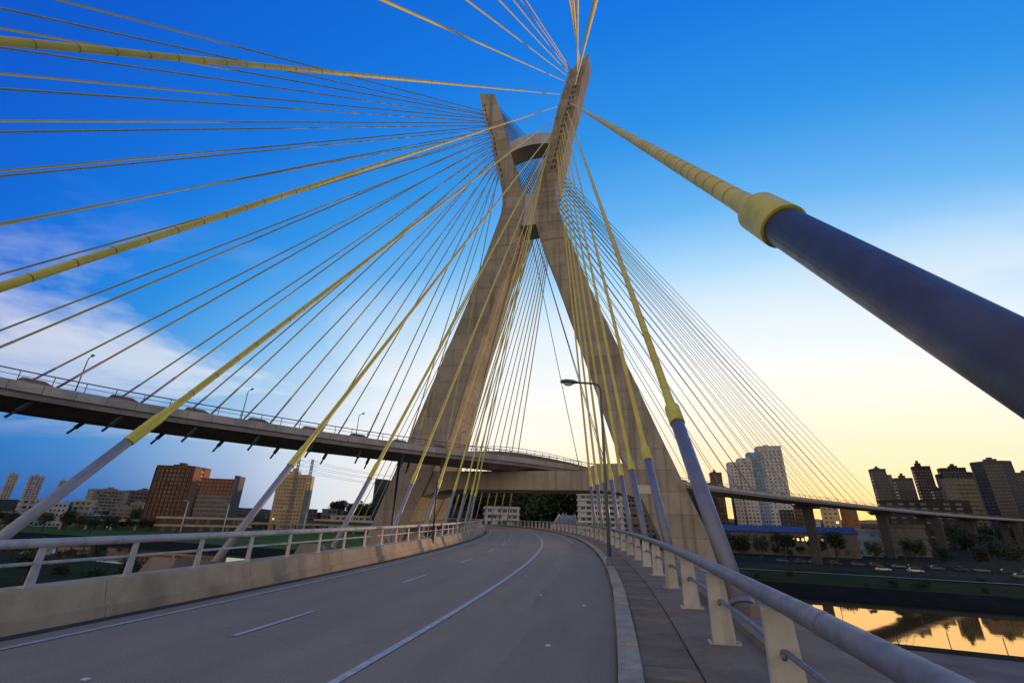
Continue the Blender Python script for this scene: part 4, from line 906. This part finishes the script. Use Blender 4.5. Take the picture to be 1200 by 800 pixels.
for k in range(6):
    z = 45.4 - 4.2 * (k // 2); sx = -5 if k % 2 else 5; mb = MB()
    for seg in range(1): mb.tube([(-178 + sx + q * 150, 403 + q * 120, z - 7 * (1 - (2 * q - 1) ** 2)) for q in [i / 12 for i in range(13)]], .09, 4)
    solo('power_line', mb, M_darksteel, 'power line strung right from the lattice pylons, %s' % ['upper near', 'upper far', 'middle near', 'middle far', 'lower near', 'lower far'][k] + ' wire', 'power line', 'power lines')
def lightpole(x, y, h, label, zb=-13, m=M_white):
    t = thing('light_pole', label, 'light pole', (x, y, zb), 'light poles beyond the left barrier')
    mb = MB(); mb.tube([(x, y, zb), (x, y, zb + h)], [.42, .26], 8); part('pole', mb, m, t, smooth=True)
    mb = MB(); mb.tube([(x, y, zb + h), (x - 1.2, y - .6, zb + h + .6), (x - 3, y - 1.5, zb + h + .7)], .14, 6); part('arm', mb, m, t)
    mb = MB(); mb.hexa([(x - 4.4 + a, y - 2.1 + b_, zb + h + c_) for c_ in (.55, .85) for a, b_ in ((0, 0), (1.6, .4), (1.4, 1.0), (-.2, .6))]); part('lamp_head', mb, M_lampgrey, t)
lightpole(-232, 345, 21, 'white light pole in front of the brown office building'); lightpole(-205, 350, 20, 'white light pole in front of the red-topped building')
lightpole(-160, 380, 16, 'white light pole beside the lattice pylons')

# ================================================================== VEHICLES
def car(x, y, rz, m, label, z=-12.36, van=False, group=None):
    t = thing('parked_car' if not van else 'truck', label, 'car' if not van else 'truck', (x, y, z), group, rz); Mx = Matrix.Translation((x, y, z)) @ Matrix.Rotation(rz, 4, 'Z')
    mb = MB()
    P = [(-2.1, .35), (2.1, .35), (2.15, .75), (1.2, .92), (-2.05, .95)] if not van else [(-3.6, .6), (3.6, .6), (3.6, 3.4), (-1.4, 3.4), (-1.5, .9), (-3.6, .9)]
    def ext(P, w): n = len(P); mb.poly([(a, -w, b_) for a, b_ in P] + [(a, w, b_) for a, b_ in P], [tuple(range(n)), tuple(range(2 * n - 1, n - 1, -1))] + [(i, (i + 1) % n, (i + 1) % n + n, i + n) for i in range(n)])
    ext(P, .85 if not van else 1.2); part('body', mb.mesh('body', m), None, t, Mx)
    mb = MB(); P = [(-1.6, .93), (.9, .93), (.3, 1.45), (-1.2, 1.45)] if not van else [(-3.5, .92), (-1.62, .92), (-1.62, 2.6), (-3.0, 2.6)]
    ext(P, .74 if not van else 1.1); part('cabin', mb.mesh('cabin', M_glass if not van else M_white), None, t, Mx)
    for a in ((-1.35, 1.35) if not van else (-2.6, 2.4)):
        for b_ in (-1, 1):
            mb = MB(); r = .32 if not van else .5; yy = b_ * (.80 if not van else 1.1); mb.tube([(a, yy - .1, r), (a, yy + .1, r)], r, 10); part('wheel', mb.mesh('wheel', M_darksteel), None, t, Mx)
M_carw = mat('white_car_paint', (.6, .6, .6), None, 1, .3); M_cars = mat('silver_car_paint', (.16, .165, .175), None, 1, .3); M_carr = mat('red_truck_paint', (.32, .03, .02), None, 1, .4); M_carb = mat('blue_car_paint', (.05, .08, .2), None, 1, .3)
car(-318, 390, .2, M_carr, 'red box truck parked beyond the left meadow', -12.9, True)
cn = ['leftmost', 'second from left', 'third from left', 'fourth from left', 'fifth from left', 'sixth from left', 'seventh from left', 'rightmost']
for k, (a, n_) in enumerate(((48, 206), (57, 207), (83, 206), (91, 208), (-4, 206))):
    p = Rp(a, n_, 0); car(p.x, p.y, -.423, [M_carw, M_carw, M_cars][k % 3], 'small pale car on the highway across the river, %s' % ['fifth counted from far right', 'fourth counted from far right'][0:1][0] if False else 'small pale car on the riverside highway, %s' % ['second from left', 'third from left', 'fourth from left', 'rightmost', 'leftmost'][k], group='cars on the far highway')
for k in range(14):
    p = Rp(20 + 6.2 * k + r5.uniform(-1, 1), 228.5, 0); car(p.x, p.y, -.423 + pi / 2 * 0, [M_carb, M_darksteel, M_cars, M_darksteel][k % 4], '%s car from the left in the dim row parked before the hall' % ORD[k], -12.4, group='cars parked before the blue-roofed hall')

# ================================================================== TREES
def leafmesh(name, m, seed, rad=(1, 1, .8), n=1700, leaf=.085, blobs=22):
    r = random.Random(seed); mb = MB(); bl_ = []
    for i in range(blobs):
        a, e, q = r.uniform(0, 2 * pi), r.uniform(-.5, 1), r.uniform(.35, .78)
        bl_.append((cos(a) * q * rad[0] * .8, sin(a) * q * rad[1] * .8, e * q * rad[2], r.uniform(.26, .46)))
    for i in range(n):
        cx_, cy_, cz_, R = r.choice(bl_); v = Vector((r.gauss(0, 1), r.gauss(0, 1), r.gauss(0, 1))).normalized() * R * r.uniform(.55, 1.05)
        p = Vector((cx_, cy_, cz_)) + v; a = Vector((r.gauss(0, 1), r.gauss(0, 1), r.gauss(0, .7))).normalized(); b_ = a.cross(Vector((r.gauss(0, 1), r.gauss(0, 1), r.gauss(0, 1)))).normalized(); l = leaf * r.uniform(.6, 1.3)
        mb.poly([p - a * l, p + b_ * l * .55, p + a * l, p - b_ * l * .55], [(0, 1, 2, 3)])
    return mb.mesh(name, m)
CR = [leafmesh('crown', M_leaf if i % 3 else M_leaf2, 40 + i, [(1, 1, .85), (.8, .8, 1.15), (1.2, 1.0, .75), (.9, 1.1, .95), (.62, .62, 1.35)][i % 5]) for i in range(7)]
mb = MB(); mb.tube([(0, 0, -1.5), (.03, .02, -.8), (.05, -.03, -.2), (.02, .02, .3)], [.09, .07, .05, .02], 7)
for a in (0, 1.3, 2.6, 3.9, 5.2): mb.tube([(.04, 0, -.55 + a * .06), (.3 * cos(a), .3 * sin(a), -.1 + a * .03), (.55 * cos(a), .55 * sin(a), .25)], [.035, .024, .008], 5)
TRK = mb.mesh('trunk', M_trunk)
TN_ = {}
def tree(x, y, z, h, label, group, w=1.0, k=None):
    t = thing('tree', label, 'tree', (x, y, z), group)
    sc = h / 2.6; Mx = Matrix.Translation((x, y, z + 1.5 * sc)) @ Matrix.Rotation(RND.uniform(0, 6.28), 4, 'Z') @ Matrix.Diagonal((sc * w * RND.uniform(.9, 1.15), sc * w * RND.uniform(.9, 1.15), sc, 1))
    part('trunk', TRK, None, t, Mx); part('crown', CR[RND.randrange(7) if k is None else k], None, t, Mx); return t
r7 = random.Random(11)
def grove(n, xa, ya, xb, yb, sx, sy, z, h, phrase, group):
    pts = []
    for i in range(n):
        q = (i + .5) / n; pts.append((xa + (xb - xa) * q + r7.uniform(-sx, sx), ya + (yb - ya) * q + r7.uniform(-sy, sy)))
    pts.sort(key=lambda p: p[0] / p[1])
    for i, (x, y) in enumerate(pts): tree(x, y, z + r7.uniform(-.6, .6), h * r7.uniform(.75, 1.25), '%s, %s from the left' % (phrase, ORD[i]), group, 1.15)
grove(22, -560, 470, -330, 470, 12, 30, -13, 15, 'dark tree behind the left meadow', 'trees behind the left meadow')
grove(10, -330, 380, -250, 350, 8, 12, -13.4, 10, 'dark tree before the brown office building', 'trees before the brown offices')
grove(20, -190, 540, -70, 500, 10, 25, -8, 24, 'tall dark tree on the slope left of the pylon', 'trees on the slope left of the pylon')
grove(26, -34, 395, 62, 385, 6, 40, -9, 36, 'green tree on the slope seen under the portal', 'trees on the slope under the portal')
grove(10, 62, 235, 100, 240, 3, 6, -13, 9, 'small dark tree behind the right guide pipes', 'trees behind the right guide pipes')
grove(24, 130, 300, 400, 330, 10, 30, -13, 13, 'dark tree across the river under the viaduct', 'trees under the viaduct')
grove(16, 330, 380, 560, 380, 14, 20, -12, 18, 'dark tree at the foot of the right skyline', 'trees below the right skyline')
grove(26, 92, 225, 330, 128, 5, 3, -12.6, 11, 'dark riverside tree along the far highway', 'trees along the far highway')
grove(16, -420, 330, -235, 285, 10, 14, -12.6, 12, 'leafy dark tree standing in the left meadow', 'trees in the left meadow')
grove(20, -185, 128, -48, 84, 6, 9, -14.1, 5.5, 'scrubby tree on the near bank behind the left barrier', 'scrub on the near left bank')
grove(24, -700, 560, -300, 560, 14, 40, -10, 20, 'dark tree on the far left rise', 'trees on the far left rise')
grove(9, 110, 258, 175, 238, 4, 2, -12.8, 5.5, 'small round tree before the blue-roofed hall', 'small trees before the hall')
grove(8, -210, 165, -120, 150, 8, 8, -14.2, 6, 'bush-like tree on the near bank left of the deck', 'trees on the near left bank')
# fence posts along the near bank on the right
for k in range(14):
    p = Rp(-8 + 5.5 * k, 85.5, -14.3); t = thing('fence_post', '%s slim fence post from the left on the right-hand near bank' % ORD[k], 'fence post', p, 'fence posts by the river')
    mb = MB(); mb.tube([p, p + Vector((0, 0, 2.3))], .05, 6); part('post', mb, M_darksteel, t)

# rough scrub and poles on the far bank
r9 = random.Random(5)
for k in range(24):
    a = -20 + 7.0 * k + r9.uniform(-2, 2); p = Rp(a, r9.choice((152, 158, 165, 172, 188)) + r9.uniform(-3, 3), -12.75)
    t = thing('shrub', '%s low shrub from the left on the far grass bank' % ORD[k], 'shrub', p, 'shrubs on the far grass bank')
    sc = r9.uniform(.7, 1.5); part('foliage', CR[k % 7], None, t, Matrix.Translation(p + Vector((0, 0, sc * .4))) @ Matrix.Diagonal((sc * 1.3, sc * 1.3, sc * .8, 1)))
for k in range(9):
    p = Rp(-10 + 21 * k, 198.5, -12.5); t = thing('light_pole', '%s slim dark light pole from the left along the far highway' % ORD[k], 'light pole', p, 'light poles along the far highway')
    mb = MB(); mb.tube([p, p + Vector((0, 0, 9))], [.13, .08], 6); part('pole', mb, M_darksteel, t)
    mb = MB(); mb.tube([p + Vector((0, 0, 8.9)), p + Vector((.4, .9, 9.4)), p + Vector((.8, 1.8, 9.45))], .06, 5); part('arm', mb, M_darksteel, t)
